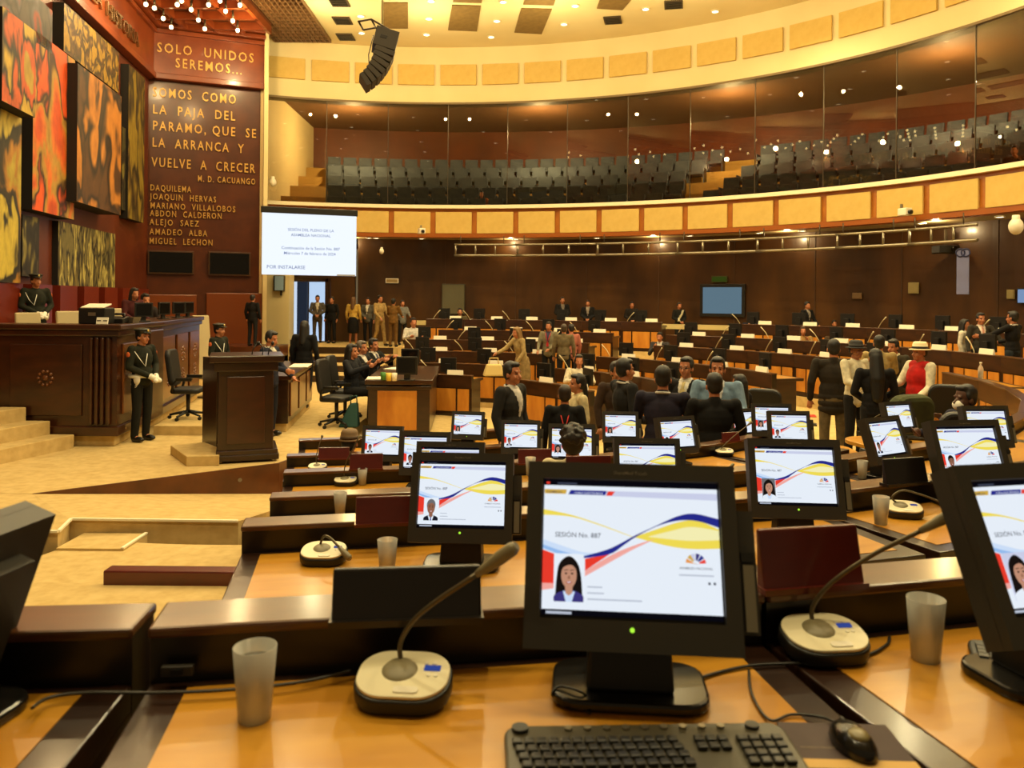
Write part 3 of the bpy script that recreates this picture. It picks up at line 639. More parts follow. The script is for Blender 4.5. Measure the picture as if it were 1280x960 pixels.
# ------------------------------------------------------------ desks in horseshoe rows
DESK_H = 0.74; CAPZ = .8425
LEDGEF = mat('ledge_front', (64, 36, 15), .35, var=((46, 25, 10), (3, 3, 12), 4), coat=.3)
def desk_unit(w):
    t = bpy.data.objects.new('desk_unit', None); COL.objects.link(t)
    b = MB(); b.bb(-w/2, w/2, .0, .09, .58, .822); b.build('ledge', SHADEWOOD, t)  # seat-side face near black: its shadow is painted into the wood colour
    b = MB(); b.bb(-w/2, w/2, .09, .108, .58, .822); b.build('ledge_front', LEDGEF, t)
    b = MB(); b.bb(-w/2-.003, w/2+.003, -.012, .118, .822, .842); b.build('ledge_cap', LEDGE, t, bev=.006)
    b = MB(); b.bb(-w/2, w/2, -.58, .0, .69, DESK_H); b.build('desk_top', DWOOD, t, bev=.004)
    b = MB(); b.bb(-w/2+.07, w/2-.07, -.51, -.03, DESK_H, DESK_H+.002); b.build('wood_inlay', HONEY, t)
    b = MB(); b.bb(-w/2, w/2, .05, .09, .0, .58); b.build('front_panel', DWOOD, t)
    for x0, x1 in ((-w/2+.06, -.33*w/1.24+.02), (-.33*w/1.24+.06, .33*w/1.24-.06), (.33*w/1.24-.02, w/2-.06)):
        b = MB(); b.bb(x0, x1, .09, .102, .1, .56); b.build('amber_panel', AMBER, t)
    for s in (-1, 1):
        b = MB(); b.bb(s*w/2-s*.03, s*w/2-s*.001, -.42, .05, 0, .69); b.build('side_panel', DWOOD, t)
    return t
def th_x(k, x, near=True):
    rx, ry = rr(k); a = math.degrees(math.acos((x-CX)/rx)); return -a if near else a
units = {}
AISLE = [(54, 63), (0, 12)]
GAPS = {0: [(54, 60)], 1: [(54, 60.5)], 2: AISLE, 3: AISLE+[(-38, 0)], 4: AISLE+[(-46, 0)], 5: AISLE+[(-48, 0)]}
GAPS = {0: [(55, 59.5)], 1: [(54.5, 60)], 2: [(54, 60.5), (0, 9)], 3: [(54, 61.5), (-38, 12)], 4: [(54, 62.5), (-46, 12)], 5: [(53, 63), (-48, 14)]}
START = {0: -.645, 1: -1.0, 2: -1.28, 3: -1.64, 4: -2.03, 5: -2.3}
ROWN = ['outermost', 'second outermost', 'third', 'fourth', 'fifth', 'innermost']
desks = []
for k in range(6):
    rx, ry = rr(k)
    W0 = 1.17 if k == 0 else 1.24
    segs = walk(rx, ry, th_x(k, START[k]), W0, 93)
    out = []
    if k == 0: out = [(c, a) for a, c in walk(rx, ry, th_x(0, -.665), W0, -101)][:1]
    # honour the aisles: restart a run behind each gap
    th = th_x(k, START[k]); gaps = sorted(GAPS[k]); stops = gaps+[(93, 200)]
    for g0, g1 in stops:
        run = walk(rx, ry, th, W0, g0)
        out += run; th = g1
    units[k] = []
    proto = desk_unit(W0-.004); used = False; n = 0
    for a, c in out:
        p, q = E(rx, ry, a), E(rx, ry, c); mid = (p+q)/2
        px = pxof(Vector((mid.x, mid.y, EYE-.8)))[0] if mid.y > .3 else (-500 if mid.x < 0 else 2000)
        if px > 1345 or (k > 0 and px < -60): continue
        n += 1
        rz = math.atan2((q-p).y, (q-p).x); lab = f'wooden desk unit of the {ROWN[k]} row, {ordn(n)} along it from the near left end'
        loc = (mid.x, mid.y, ROWS[k][3])
        if not used: o = proto; o.location = loc; o.rotation_euler.z = rz; used = True; tag(o, lab, 'desk', 'desk units of the horseshoe')
        else: o = dup(proto, loc, rz, lab)
        o['category'] = 'desk'; o['group'] = 'desk units of the horseshoe'
        units[k].append((o, mid, rz, (a+c)/2, n))
# ------------------------------------------------------------ monitors
def em(n, c, s=1.0): return mat('display_'+n, c, emit=s)
D_ = {'white': em('white', (232, 240, 250), .98), 'black': em('black', (20, 20, 34), .3), 'yellow': em('yellow', (244, 222, 84), .95), 'gold': em('gold', (222, 180, 70), .85), 'blue': em('blue', (40, 46, 150), .8),
      'sky': em('sky', (150, 190, 240), .95), 'pale': em('pale', (205, 224, 250), .97), 'red': em('red', (236, 60, 44), .95), 'pink': em('pink', (246, 170, 160), .95), 'lilac': em('lilac', (205, 210, 236), .95),
      'ink': em('ink', (70, 76, 96), .7), 'soft': em('soft', (190, 198, 214), .9), 'lemon': em('lemon', (246, 240, 180), .97), 'orange': em('orange', (240, 160, 80), .9),
      'skin': em('skin', (205, 150, 122), .85), 'skin2': em('skin2', (160, 108, 84), .8), 'hair': em('hair', (34, 26, 24), .5), 'suit': em('suit', (34, 36, 52), .6), 'navy': em('navy', (70, 62, 140), .7), 'lips': em('lips', (190, 70, 66), .8), 'grey': em('grey', (120, 118, 122), .8)}
KEYS = list(D_.keys()); KM = [D_[k] for k in KEYS]; KI = {k: i for i, k in enumerate(KEYS)}
SWd, SHd = .304, .228
def uv(x, y): return ((x-5)/1225-.5)*SWd, ((885-y)/880-.5)*SHd
def poly(b, pts, key, lay, raw=False):
    vs = [(*(p if raw else uv(*p)),) for p in pts]
    b.add([(x, -.0004*lay, z) for x, z in vs], [tuple(range(len(vs)))], KI[key])
def strip(b, up, lo, key, lay):
    n = len(up); vs = [(uv(*p)[0], -.0004*lay, uv(*p)[1]) for p in up+lo]
    b.add(vs, [(i, i+1, n+i+1, n+i) for i in range(n-1)], KI[key])
def arcp(b, cx, cy, rx, ry, key, lay, a0=0, a1=360, n=20, full=True):
    pts = [(cx+rx*math.cos(R(a0+(a1-a0)*i/n)), cy-ry*math.sin(R(a0+(a1-a0)*i/n))) for i in range(n+(0 if full else 1))]
    if not full: pts.append((cx, cy))
    poly(b, pts, key, lay)
def smooth(pts, n=5):
    out = []
    for i in range(len(pts)-1):
        p0 = pts[max(i-1, 0)]; p1 = pts[i]; p2 = pts[i+1]; p3 = pts[min(i+2, len(pts)-1)]
        for j in range(n):
            t = j/n; out.append(tuple(.5*((2*b)+(c-a)*t+(2*a-5*b+4*c-d)*t*t+(-a+3*b-3*c+d)*t**3) for a, b, c, d in zip(p0, p1, p2, p3)))
    out.append(pts[-1]); return out
SM4 = lambda x, z, lay: Matrix(((1, 0, 0, x), (0, 0, -1, -.0004*lay), (0, 1, 0, z), (0, 0, 0, 1)))
def display_mesh(parent, two=False):
    b = MB(); w, h = SWd/2, SHd/2
    poly(b, [(-w, -h), (w, -h), (w, h), (-w, h)], 'black', 0, True)
    poly(b, [(5, 850), (1230, 850), (1230, 48), (5, 48)], 'white', 1)
    poly(b, [(20, 25), (45, 25), (45, 40), (20, 40)], 'red', 1); poly(b, [(100, 28), (240, 28), (240, 40), (100, 40)], 'ink', 1)
    poly(b, [(420, 78), (1230, 78), (1230, 122), (420, 112)], 'lilac', 2)
    poly(b, [(8, 76), (168, 76), (160, 106), (8, 106)], 'gold', 3); poly(b, [(195, 78), (455, 78), (440, 108), (178, 108)], 'blue', 3); poly(b, [(462, 80), (512, 80), (490, 110), (448, 110)], 'red', 3)
    up = smooth([(5, 300), (150, 340), (300, 420), (450, 440), (640, 374)]); lo = smooth([(5, 470), (150, 512), (300, 524), (470, 488), (640, 382)])
    strip(b, [((u_[0]), (u_[1]*.35+l_[1]*.65)) for u_, l_ in zip(up, lo)], lo, 'pale', 2)
    strip(b, [((u_[0]), (u_[1]*.15+l_[1]*.85)) for u_, l_ in zip(up, lo)], lo, 'sky', 3)
    strip(b, smooth([(280, 515), (450, 466), (560, 415), (640, 372), (800, 298), (950, 232), (1070, 213), (1230, 244)]), smooth([(280, 526), (470, 494), (570, 432), (650, 380), (800, 304), (950, 262), (1090, 262), (1230, 300)]), 'blue', 5)
    strip(b, smooth([(640, 378), (800, 322), (950, 272), (1080, 256), (1230, 310)]), smooth([(640, 378), (800, 414), (950, 438), (1080, 442), (1230, 434)]), 'yellow', 3)
    strip(b, smooth([(740, 372), (900, 330), (1040, 300), (1230, 320)]), smooth([(740, 374), (900, 385), (1040, 390), (1230, 380)]), 'lemon', 4)
    strip(b, smooth([(5, 212), (200, 245), (400, 300), (640, 378)]), smooth([(5, 250), (200, 258), (400, 308), (640, 382)]), 'yellow', 3)
    poly(b, [(5, 478), (85, 502), (85, 690), (5, 690)], 'red', 4); poly(b, [(5, 690), (85, 690), (85, 722), (5, 735)], 'pink', 4)
    poly(b, [(300, 528), (472, 494), (300, 605)], 'red', 4); strip(b, smooth([(300, 605), (480, 500), (620, 440), (780, 385)]), smooth([(300, 640), (500, 530), (640, 455), (780, 390)]), 'pink', 3)
    for i, (key, a0_) in enumerate((('orange', 150), ('gold', 120), ('lilac', 95), ('navy', 65), ('blue', 35), ('red', 5))): arcp(b, 1062, 536, 70, 66, key, 3, a0_, a0_+24, 6, False)
    arcp(b, 1062, 536, 24, 22, 'white', 4, 0, 180, 10)
    for y_, x0, x1 in ((700, 318, 420), (738, 318, 432), (776, 318, 690), (604, 945, 1180)): poly(b, [(x0, y_), (x1, y_), (x1, y_+9), (x0, y_+9)], 'soft', 3)
    for x_ in (1140, 1175): poly(b, [(x_, 648), (x_+16, 648), (x_+16, 664), (x_, 664)], 'ink', 3)
    poly(b, [(35, 862), (210, 862), (210, 878), (35, 878)], 'soft', 1)
    o = b.build('display', KM, parent)
    # captions
    for s, x, y, wd, key in (('SESIÓN No. 887', 88, 392, 322, 'ink'), ('CURUL ELECTRÓNICA', 222, 104, 205, 'white'), ('ASAMBLEA', 22, 102, 110, 'ink'), ('ASAMBLEA NACIONAL', 948, 572, 228, 'ink')):
        tw = max(v[0] for v in text_geo(s)[0]); sz = wd/1225*SWd/tw; x_, z_ = uv(x, y); b = MB(); b.text(s, sz, SM4(x_, z_, 6), 0); b.build('caption', D_[key], o)
    return o
def portrait(parent, kind):
    hair, face, coat, shirt, long_, bgk, yo = {'woman_purple': ('hair', 'skin', 'navy', 'pale', 1, 'white', 0), 'man_grey': ('grey', 'skin2', 'suit', 'white', 0, 'white', 0), 'woman_white': ('hair', 'skin', 'white', 'white', 1, 'lilac', 0), 'woman_dark': ('hair', 'skin', 'white', 'pale', 1, 'grey', 0), 'man_dark': ('hair', 'skin2', 'suit', 'white', 0, 'white', 0)}[kind]
    b = MB()
    poly(b, [(85, 802), (292, 802), (292, 500), (85, 500)], bgk, 7)
    if long_: poly(b, smooth([(95, 790), (105, 650), (125, 560), (190, 515), (250, 560), (275, 650), (285, 790)], 4), hair, 8)
    poly(b, smooth([(87, 802), (92, 762), (150, 735), (190, 728), (235, 735), (288, 762), (290, 802)], 3), coat, 9)
    poly(b, [(150, 737), (232, 737), (212, 802), (170, 802)], shirt, 10)
    poly(b, [(163, 690), (218, 690), (214, 748), (190, 765), (167, 748)], face, 11)
    if not long_: arcp(b, 190, 598, 62, 78, hair, 11)
    arcp(b, 190, 636, 54, 82, face, 12)
    poly(b, smooth([(134, 640), (136, 570), (165, 540), (215, 540), (246, 570), (248, 640), (238, 600), (205, 572), (150, 590), (134, 640)], 3), hair, 13)
    for x_ in (170, 212): arcp(b, x_, 626, 9, 6, 'hair', 14, n=8); poly(b, [(x_-14, 608), (x_+14, 606), (x_+14, 601), (x_-14, 603)], 'hair', 14)
    poly(b, [(186, 640), (196, 640), (200, 660), (182, 660)], 'skin2', 14); arcp(b, 191, 682, 20, 7, 'lips', 14, n=10); arcp(b, 191, 681, 14, 3, 'white', 15, n=8)
    if not long_: poly(b, [(186, 752), (198, 752), (202, 802), (182, 802)], 'blue', 15)
    b.build('portrait', KM, parent)
LED = mat('led_green', (170, 240, 60), emit=1.2); LEDO = mat('led_orange', (255, 110, 30), emit=1.2)
BEZ = mat('bezel_plastic', (47, 43, 35), .5); GLOSSB = mat('gloss_black', (26, 24, 22), .18)
def monitor(label, loc, rz, kind, tilt=20, pz=.26, group='desk monitors facing the camera', led='g', scale=1.0):
    t = thing('desk_monitor', label, 'monitor', loc, rz, group)
    t.scale = (scale,)*3
    b = MB(); b.prism(rrect(.27, .17, .05), 0, .02, 0, Matrix.Translation((0, .05, 0))); b.build('base', GLOSSB, t, bev=.006)
    b = MB(); b.add([(-.075, .0, .02), (.075, .0, .02), (.075, .10, .02), (-.075, .10, .02), (-.06, .05, .27), (.06, .05, .27), (.06, .11, .27), (-.06, .11, .27)], [(3, 2, 1, 0), (4, 5, 6, 7), (0, 1, 5, 4), (1, 2, 6, 5), (2, 3, 7, 6), (3, 0, 4, 7)]); b.build('neck', BLACK, t, bev=.006)
    W2, H2, L2 = .181, .145, SWd/2+.002; h2 = SHd/2+.002; zb = -.165
    b = MB(); b.bb(-W2, W2, .012, .055, zb, H2); b.bb(-.12, .12, .055, .085, -.1, .09)
    b.bb(-W2, -L2, -.008, .014, zb, H2); b.bb(L2, W2, -.008, .014, zb, H2); b.bb(-L2, L2, -.008, .014, h2, H2); b.bb(-L2, L2, -.008, .014, zb, -h2)
    o = b.build('housing', BEZ, t, (0, .02, pz)); o.rotation_euler.x = -R(tilt)
    b = MB(); tw = max(v[0] for v in text_geo('ShareMed Touch')[0])
    b.text('ShareMed Touch', .058/tw, Matrix(((1, 0, 0, -.029), (0, 0, -1, -.0088), (0, 1, 0, H2-.02), (0, 0, 0, 1)))); b.build('bezel_lettering', mat('bezel_text', (120, 112, 96), .5), o)
    d = display_mesh(t); d.location = (0, .028, pz); d.rotation_euler.x = -R(tilt); portrait(d, kind)
    # card reader on the right edge
    b = MB(); b.bb(W2, W2+.03, .005, .05, -.13, .07); b.bb(W2+.006, W2+.024, -.004, .006, -.125, -.02, 1); b.bb(W2+.004, W2+.026, -.004, .006, -.015, .0, 2)
    q = b.build('card_reader', [BEZ, METAL, BLACK], t, (0, .02, pz)); q.rotation_euler.x = -R(tilt)
    b = MB(); b.ell((0, -.008, zb+.035), (.004, .003, .004), n=8, m=6); q = b.build('power_light', LED if led == 'g' else LEDO, t, (0, .02, pz)); q.rotation_euler.x = -R(tilt)
    return t
def dz(k): return ROWS[k][3]+DESK_H+.0025
def on_desk(x, d, k): p = P(x, 400, d); return Vector((p.x, d, dz(k)))
MON = [  # px, depth, row, yaw, portrait, tilt, label
 (792, 1.36, 0, -5, 'woman_purple', 22, 'large near monitor in front centre, screen showing dark-haired woman'),
 (1342, 1.42, 0, 13, 'woman_white', 26, 'near monitor cut by the right edge, orange light below the screen'),
 (578, 2.80, 1, -3, 'man_grey', 18, 'monitor left of centre in second row, screen showing man in suit'),
 (998, 3.15, 1, -4, 'woman_dark', 18, 'monitor right of centre in second row, woman with long hair on screen'),
 (1218, 3.72, 1, 9, 'man_dark', 20, 'monitor at right partly covered by the near right-edge monitor'),
 (812, 4.36, 2, 0, 'woman_dark', 16, 'third row monitor directly above the large near monitor'),
 (563, 4.2, 2, -3, 'man_dark', 14, 'third row monitor just behind the suited-man screen, mostly covered'),
 (1114, 5.3, 2, 30, 'man_dark', 20, 'monitor turned aside at right, seen obliquely beyond the paper cup'),
 (1238, 5.9, 2, 5, 'man_dark', 16, 'monitor beside the seated man in navy at right'),
 (532, 5.72, 3, -3, 'man_dark', 12, 'fourth row monitor, second behind the suited-man screen'),
 (716, 6.15, 3, -4, 'woman_dark', 14, 'monitor half hidden by the dark curly head'),
 (850, 6.6, 3, 22, 'man_dark', 16, 'greenish-lit monitor turned aside below the men in suits'),
 (989, 7.0, 3, -2, 'man_dark', 14, 'monitor peeking over the second row right-of-centre monitor'),
 (967, 7.5, 3, -4, 'woman_dark', 12, 'far small monitor behind the one peeking over'),
 (1128, 7.75, 3, 22, 'man_dark', 16, 'small monitor near the woman with long black hair'),
 (478, 7.05, 4, -6, 'man_dark', 12, 'leftmost monitor, mostly hidden beside the brown hat'),
 (652, 7.45, 4, -3, 'man_dark', 14, 'monitor in front of the standing man in dark grey suit'),
 (777, 8.1, 4, -3, 'woman_dark', 14, 'small monitor between black top woman and men in suits'),
 (585, 8.8, 5, -10, 'woman_dark', 14, 'small monitor standing alone against the pale carpet'),
 (934, 8.4, 4, 22, 'man_dark', 14, 'tiny greenish monitor right of the man in light blue jacket'),
]
for i, (px, d, k, yw, kind, tilt, lab) in enumerate(MON):
    monitor(lab, on_desk(px, d, k), R(yw), kind, tilt, led='o' if i == 1 else 'g')
# monitor at the left edge, seen from its side
monitor('black monitor at the left edge seen from the side, screen turned away', on_desk(-118, 1.25, 0), R(-98), 'man_dark', 20, .185)
# small extra surfaces: side desks for the monitors that stand right of the aisle
def side_desk(px, d, k, rz, w, dep, label):
    p = on_desk(px, d, k); z0 = ROWS[k][3]
    t = thing('side_desk', label, 'desk', (p.x, p.y, z0), R(rz))
    b = MB(); b.prism(rrect(w, dep, min(w, dep)*.35, 8), .70, .738); b.build('desk_top', HONEY, t, bev=.006)
    b = MB(); b.bb(-w*.32, w*.32, -.04, .04, 0, .70); b.bb(-w*.4, w*.4, -dep*.3, dep*.3, 0, .05); b.build('pedestal', DWOOD, t)
side_desk(992, 8.4, 4, -4, 1.25, .62, 'rounded honey wood desk end by the aisle, red folder on it')
side_desk(1166, 9.2, 3, 18, .8, .6, 'small honey wood desk end carrying the pale green cup')
side_desk(1125, 7.9, 3, 14, .95, .7, 'honey wood desk before the seated man in navy')
# ------------------------------------------------------------ desk microphones
MICW = mat('mic_cream', (226, 216, 180), .4); MICG = mat('mic_grey', (128, 118, 88), .45); NECK = mat('neck_metal', (92, 82, 60), .35, .5); LCD = mat('lcd_blue', (60, 90, 190), emit=.5)
def tl(o): o.rotation_euler.x = R(11); o.location.z = .012
def mic(label, x, y, k, path, rz=0, sc=1.0, group='desk microphones of the near rows'):
    p = PZ(x, y, dz(k)); t = thing('desk_microphone', label, 'microphone', p, R(rz), group); t.scale = (sc,)*3
    b = MB(); b.prism(rrect(.166, .13, .055, 8), 0, .03, 0, None, True); tl(b.build('base', BLACK, t, bev=.006)); b = MB(); b.bb(-.05, .05, .0, .05, 0, .02); b.build('foot', BLACK, t)
    b = MB(); b.prism(rrect(.158, .122, .052, 8), .03, .036); tl(b.build('top_plate', MICW, t, bev=.002))
    b = MB(); b.lathe([(0, .042), (.026, .041), (.031, .036)], 24, (-.008, .008, 0)); tl(b.build('round_pad', MICG, t))
    b = MB(); b.box((.048, .014, .037), (.028, .012, .003)); tl(b.build('lcd', LCD, t))
    for dx, dy in ((.036, .028), (.050, .028), (.044, -.004), (.056, -.004)): b = MB(); b.cyl((dx, dy, .035), (dx, dy, .0375), .004, n=8); tl(b.build('button', WHITEP, t))
    b = MB(); b.prism(rrect(.042, .016, .006, 4), .036, .038, 0, Matrix.Translation((.012, -.044, 0))); tl(b.build('talk_bar', WHITEP, t))
    inv = (Matrix.Translation(p) @ Matrix.Rotation(R(rz), 4, 'Z') @ Matrix.Scale(sc, 4)).inverted()
    s0 = Vector((-.008, .022, .046)); pts = [s0]+[inv @ P(a, c, p.y+dd) for a, c, dd in path]
    sm = [Vector(v) for v in smooth([tuple(v) for v in pts], 6)]
    head = sm[-7:]; neck = sm[:-6]
    b = MB(); b.tube(neck, .0045, 8); b.cyl(s0, s0+(pts[1]-s0)*.25, .009, .006, 10); b.build('gooseneck', NECK, t)
    n = len(head); b = MB(); b.tube(head, [.006+.006*min(1, 2.2*i/(n-1)) for i in range(n-1)]+[.008], 10); b.build('capsule', MICG, t)
    return t
mic('large near microphone left of front monitor, neck leaning up to the right', 505, 873, 0, [(500, 806, .03), (515, 778, .02), (545, 752, .01), (596, 718, -.01), (646, 682, -.03)], -4)
mic('large near microphone right of front monitor, neck rising to the right', 1028, 817, 0, [(1016, 758, .03), (1040, 728, .02), (1090, 694, .0), (1150, 664, -.04), (1214, 630, -.08)], 6)
mic('second row microphone at left whose neck bends down to the right', 405, 702, 1, [(400, 684, .02), (404, 671, .02), (412, 672, 0), (424, 684, -.03), (438, 699, -.06)], 0)
mic('microphone beside the glass at right, neck arching flat to the right', 1128, 645, 1, [(1115, 622, .02), (1128, 613, .02), (1150, 618, 0), (1175, 627, -.03), (1200, 636, -.08)], -12)
mic('microphone in fourth row at left, tall neck leaning right before hat', 432, 606, 3, [(430, 590, .02), (434, 575, .03), (442, 560, .05), (448, 548, .07), (452, 545, .08)])
mic('microphone in fifth row at far left with upright neck', 397, 588, 4, [(395, 574, .02), (397, 563, .03), (400, 553, .05), (402, 548, .07), (403, 544, .08)])
mic('microphone right of centre in third row, neck leaning away', 903, 603, 2, [(888, 606, -.1), (880, 612, -.16), (900, 592, -.05), (912, 584, -.02), (917, 580, 0)], -4, .9)
mic('microphone on the desk below the black-coated man', 905, 569, 3, [(902, 560, .02), (912, 550, .03), (924, 540, .05), (934, 532, .07), (940, 527, .08)], -8)
mic('microphone at third row left of its monitor, neck leaning right', 717, 600, 2, [(706, 598, .02), (712, 592, .03), (728, 583, .06), (744, 576, .1), (752, 572, .12)], 0, .6)
mic('microphone behind the turned monitor at right, long neck rising right', 1082, 535, 3, [(1080, 532, .02), (1088, 525, .04), (1104, 516, .08), (1118, 510, .1), (1124, 508, .12)], -8)
# ------------------------------------------------------------ nameplates (backs) on the near ledges
def nameplate(label, x0, x1, yb, yt, k, rz, m, dr=.05, seat_side=True):
    # standing on the ledge of row k
    zt = ROWS[k][3]+CAPZ
    p = PZ((x0+x1)/2, yb, zt); w = (x1-x0)*p.y/F; h = (yb-yt)*p.y/F
    t = thing('nameplate', label, 'nameplate', p, R(rz), 'nameplates on the near desks')
    M = MB(); M.add([(-w/2, .0, 0), (w/2, .0, 0), (w/2, .035, 0), (-w/2, .035, 0), (-w/2, .03, h), (w/2, .03, h), (w/2, .042, h), (-w/2, .042, h)], [(3, 2, 1, 0), (4, 5, 6, 7), (0, 1, 5, 4), (1, 2, 6, 5), (2, 3, 7, 6), (3, 0, 4, 7)])
    M.build('board', m, t, bev=.004)
    b = MB(); b.bb(-w/2+.01, w/2-.01, .043, .047, .02, h-.02); o = b.build('name_card', PAPER, t)
    b = MB(); b.bb(-w/2-.004, w/2+.004, -.006, .05, 0, .012); b.build('foot', m, t)
nameplate('shade-painted dark nameplate board on near ledge left of the front monitor', 415, 602, 782, 716, 0, 6, SHADEWOOD)  # red-brown board, its underlit look painted as near black
nameplate('black and brown nameplate board on near ledge right of front monitor', 951, 1090, 740, 664, 0, 12, MAROON)
nameplate('red-brown nameplate board left of the suited-man monitor', 445, 516, 658, 623, 1, 10, MAROON)
nameplate('shade-painted dark nameplate board on the second row behind the right glass', 1104, 1168, 607, 574, 1, 18, SHADEWOOD)  # same painted-in shade as on the near board
nameplate('red-brown nameplate board before the curly-haired head', 708, 766, 596, 571, 2, 8, MAROON)
nameplate('bright red-brown nameplate board in fourth row left', 437, 478, 588, 568, 3, 8, MAROON)
nameplate('red-brown nameplate board left of the curly-haired head', 648, 690, 581, 562, 3, 8, MAROON)
nameplate('dark brown nameplate board in fifth row at far left', 398, 436, 575, 560, 4, 6, MAROON)
nameplate('red-brown nameplate board below the black-coated man', 903, 928, 553, 541, 3, 20, MAROON)
# ------------------------------------------------------------ cups of water
CUP = bpy.data.materials.new('frosted_cup'); CUP.use_nodes = True; b_ = CUP.node_tree.nodes['Principled BSDF']
b_.inputs['Base Color'].default_value = (.95, .93, .85, 1); b_.inputs['Transmission Weight'].default_value = .7; b_.inputs['Roughness'].default_value = .2; b_.inputs['IOR'].default_value = 1.18
WATER = bpy.data.materials.new('cup_water'); WATER.use_nodes = True; b_ = WATER.node_tree.nodes['Principled BSDF']
b_.inputs['Base Color'].default_value = (.93, .93, .86, 1); b_.inputs['Transmission Weight'].default_value = .92; b_.inputs['Roughness'].default_value = .05; b_.inputs['IOR'].default_value = 1.2
cupm = None
for x, y, k, lab in ((318, 898, 0, 'frosted plastic cup of water on near desk left of microphone'), (1157, 824, 0, 'frosted plastic cup of water on near desk at right'), (484, 717, 1, 'plastic cup of water left of the suited-man monitor'),
                     (425, 643, 2, 'plastic cup of water on third row at left'), (1101, 655, 1, 'plastic cup of water beside the arching microphone at right'), (1078, 598, 2, 'small plastic cup left of the turned monitor at right'),
                     (453, 606, 3, 'small plastic cup beside the fourth row microphone'), (663, 594, 2, 'small plastic cup behind the front monitor, left of curly head')):
    t = thing('water_cup', lab, 'cup', PZ(x, y, dz(k)+.0005), 0, 'plastic cups of water')
    if cupm is None:
        b = MB(); b.lathe([(0, 0), (.026, 0), (.035, .118), (.0335, .118), (.0248, .003), (0, .003)], 28); o1 = b.build('cup', CUP, t)
        b = MB(); b.lathe([(0, .0035), (.0246, .0035), (.0318, .096), (0, .096)], 28); o2 = b.build('water', WATER, t); cupm = (o1, o2)
    else:
        for q in cupm: c = q.copy(); COL.objects.link(c); c.parent = t
# ------------------------------------------------------------ near keyboard, mouse, mat, cables
KB = mat('keyboard_grey', (72, 66, 48), .4); KEY = mat('key_black', (26, 24, 20), .4)
zk = dz(0)
pk = PZ(815, 948, zk); t = thing('keyboard', 'black multimedia keyboard below the large front monitor', 'keyboard', (pk.x, pk.y-.033, zk), R(2.5))
b = MB(); b.prism(rrect(.44, .19, .025), 0, .016, 0, Matrix.Rotation(R(3), 4, 'X')); b.build('case', KB, t, bev=.005)
km = None
def key(x, y, w=.0155):
    global km
    if km is None:
        b = MB(); b.box((0, 0, .0035), (.0155, .0155, .007)); km = b.build('key', KEY, t, bev=.0025); o = km
    else: o = km.copy(); COL.objects.link(o); o.parent = t
    o.location = (x, y, .016+y*.052); o.scale.x = w/.0155
for r_ in range(4):
    for c_ in range(14):
        key(-.195+.0182*c_+.004*r_ - .006, .045-.0185*r_, .0155)
for r_ in range(4):
    for c_ in range(4): key(.142+.0182*c_, .045-.0185*r_)
for r_ in range(2):
    for c_ in range(3): key(.076+.0182*c_, .045-.0185*r_)
b = MB()
for i in range(9): b.cyl((-.12+.03*i, .08, .02), (-.12+.03*i, .08, .024), .006, n=10)
b.build('media_strip', METAL, t); b = MB(); b.cyl((-.195, .08, .02), (-.195, .08, .026), .013, n=14); b.cyl((.17, .08, .02), (.17, .08, .025), .011, n=14); b.build('dial', BLACK, t)
pm = PZ(1058, 932, zk); t = thing('mouse_pad', 'dark purple mouse pad with pale band along its front edge', 'mouse pad', (pm.x, pm.y, zk), R(-2))
b = MB(); b.bb(-.09, .085, -.07, .06, 0, .003); b.build('pad', mat('pad_purple', (66, 48, 46), .7), t)
b = MB(); b.bb(-.09, .085, -.068, -.045, .003, .0035); b.build('front_band', mat('pad_band', (196, 156, 84), .7), t)
b = MB(); tw = max(v[0] for v in text_geo('ASAMBLEA NACIONAL')[0]); b.text('ASAMBLEA NACIONAL', .06/tw, Matrix.Translation((-.075, -.015, .0034))); b.build('lettering', mat('pad_text', (140, 124, 96), .6), t)
pm = PZ(1066, 934, zk+.004); t = thing('mouse', 'black computer mouse on the purple pad', 'mouse', (pm.x, pm.y, zk+.0036), R(8))
b = MB(); b.ell((0, 0, .006), (.029, .05, .028), n=18, m=10); b.v = [(x, y, max(z, 0)) for x, y, z in b.v]; b.build('body', GLOSSB, t)
b = MB(); b.ell((0, .03, .024), (.004, .009, .008), n=10, m=6); b.build('wheel', DGREY, t)
b = MB(); b.ell((0, -.014, .027), (.016, .02, .008), n=12, m=6); b.build('palm_patch', mat('mouse_patch', (120, 108, 70), .35), t)
def cable(label, pts, r=.0025, k=0, m=BLACK, lift=.004, name='cable'):
    z = dz(k)+lift
    w = [PZ(x, y, z+dzz) for x, y, dzz in pts]; s = smooth([tuple(v) for v in w], 6); b = MB(); b.tube(s, r, 7)
    tag(b.build(name, m), label, 'cable')
cable('thin black mouse cable curving from mouse over near desk', [(1055, 910, .015), (1030, 897, .003), (990, 893, 0), (962, 900, 0), (940, 868, 0), (936, 838, 0)])
cable('black cable looping behind the microphone right of front monitor', [(1112, 796, 0), (1108, 806, 0), (1080, 820, 0), (1020, 828, 0), (940, 832, 0), (880, 846, 0), (868, 856, .01)], .003)
cable('thin cable running along near desk behind the left cup', [(40, 885, .02), (62, 872, .01), (110, 866, .01), (200, 866, .01), (290, 862, .01), (380, 852, .01), (440, 838, .01)], .003, m=DGREY)
cable('thin black cable looped beside the front monitor base', [(738, 892, .0), (700, 872, .0), (690, 868, .012), (700, 858, .02), (728, 866, .02), (742, 880, 0)], .002)
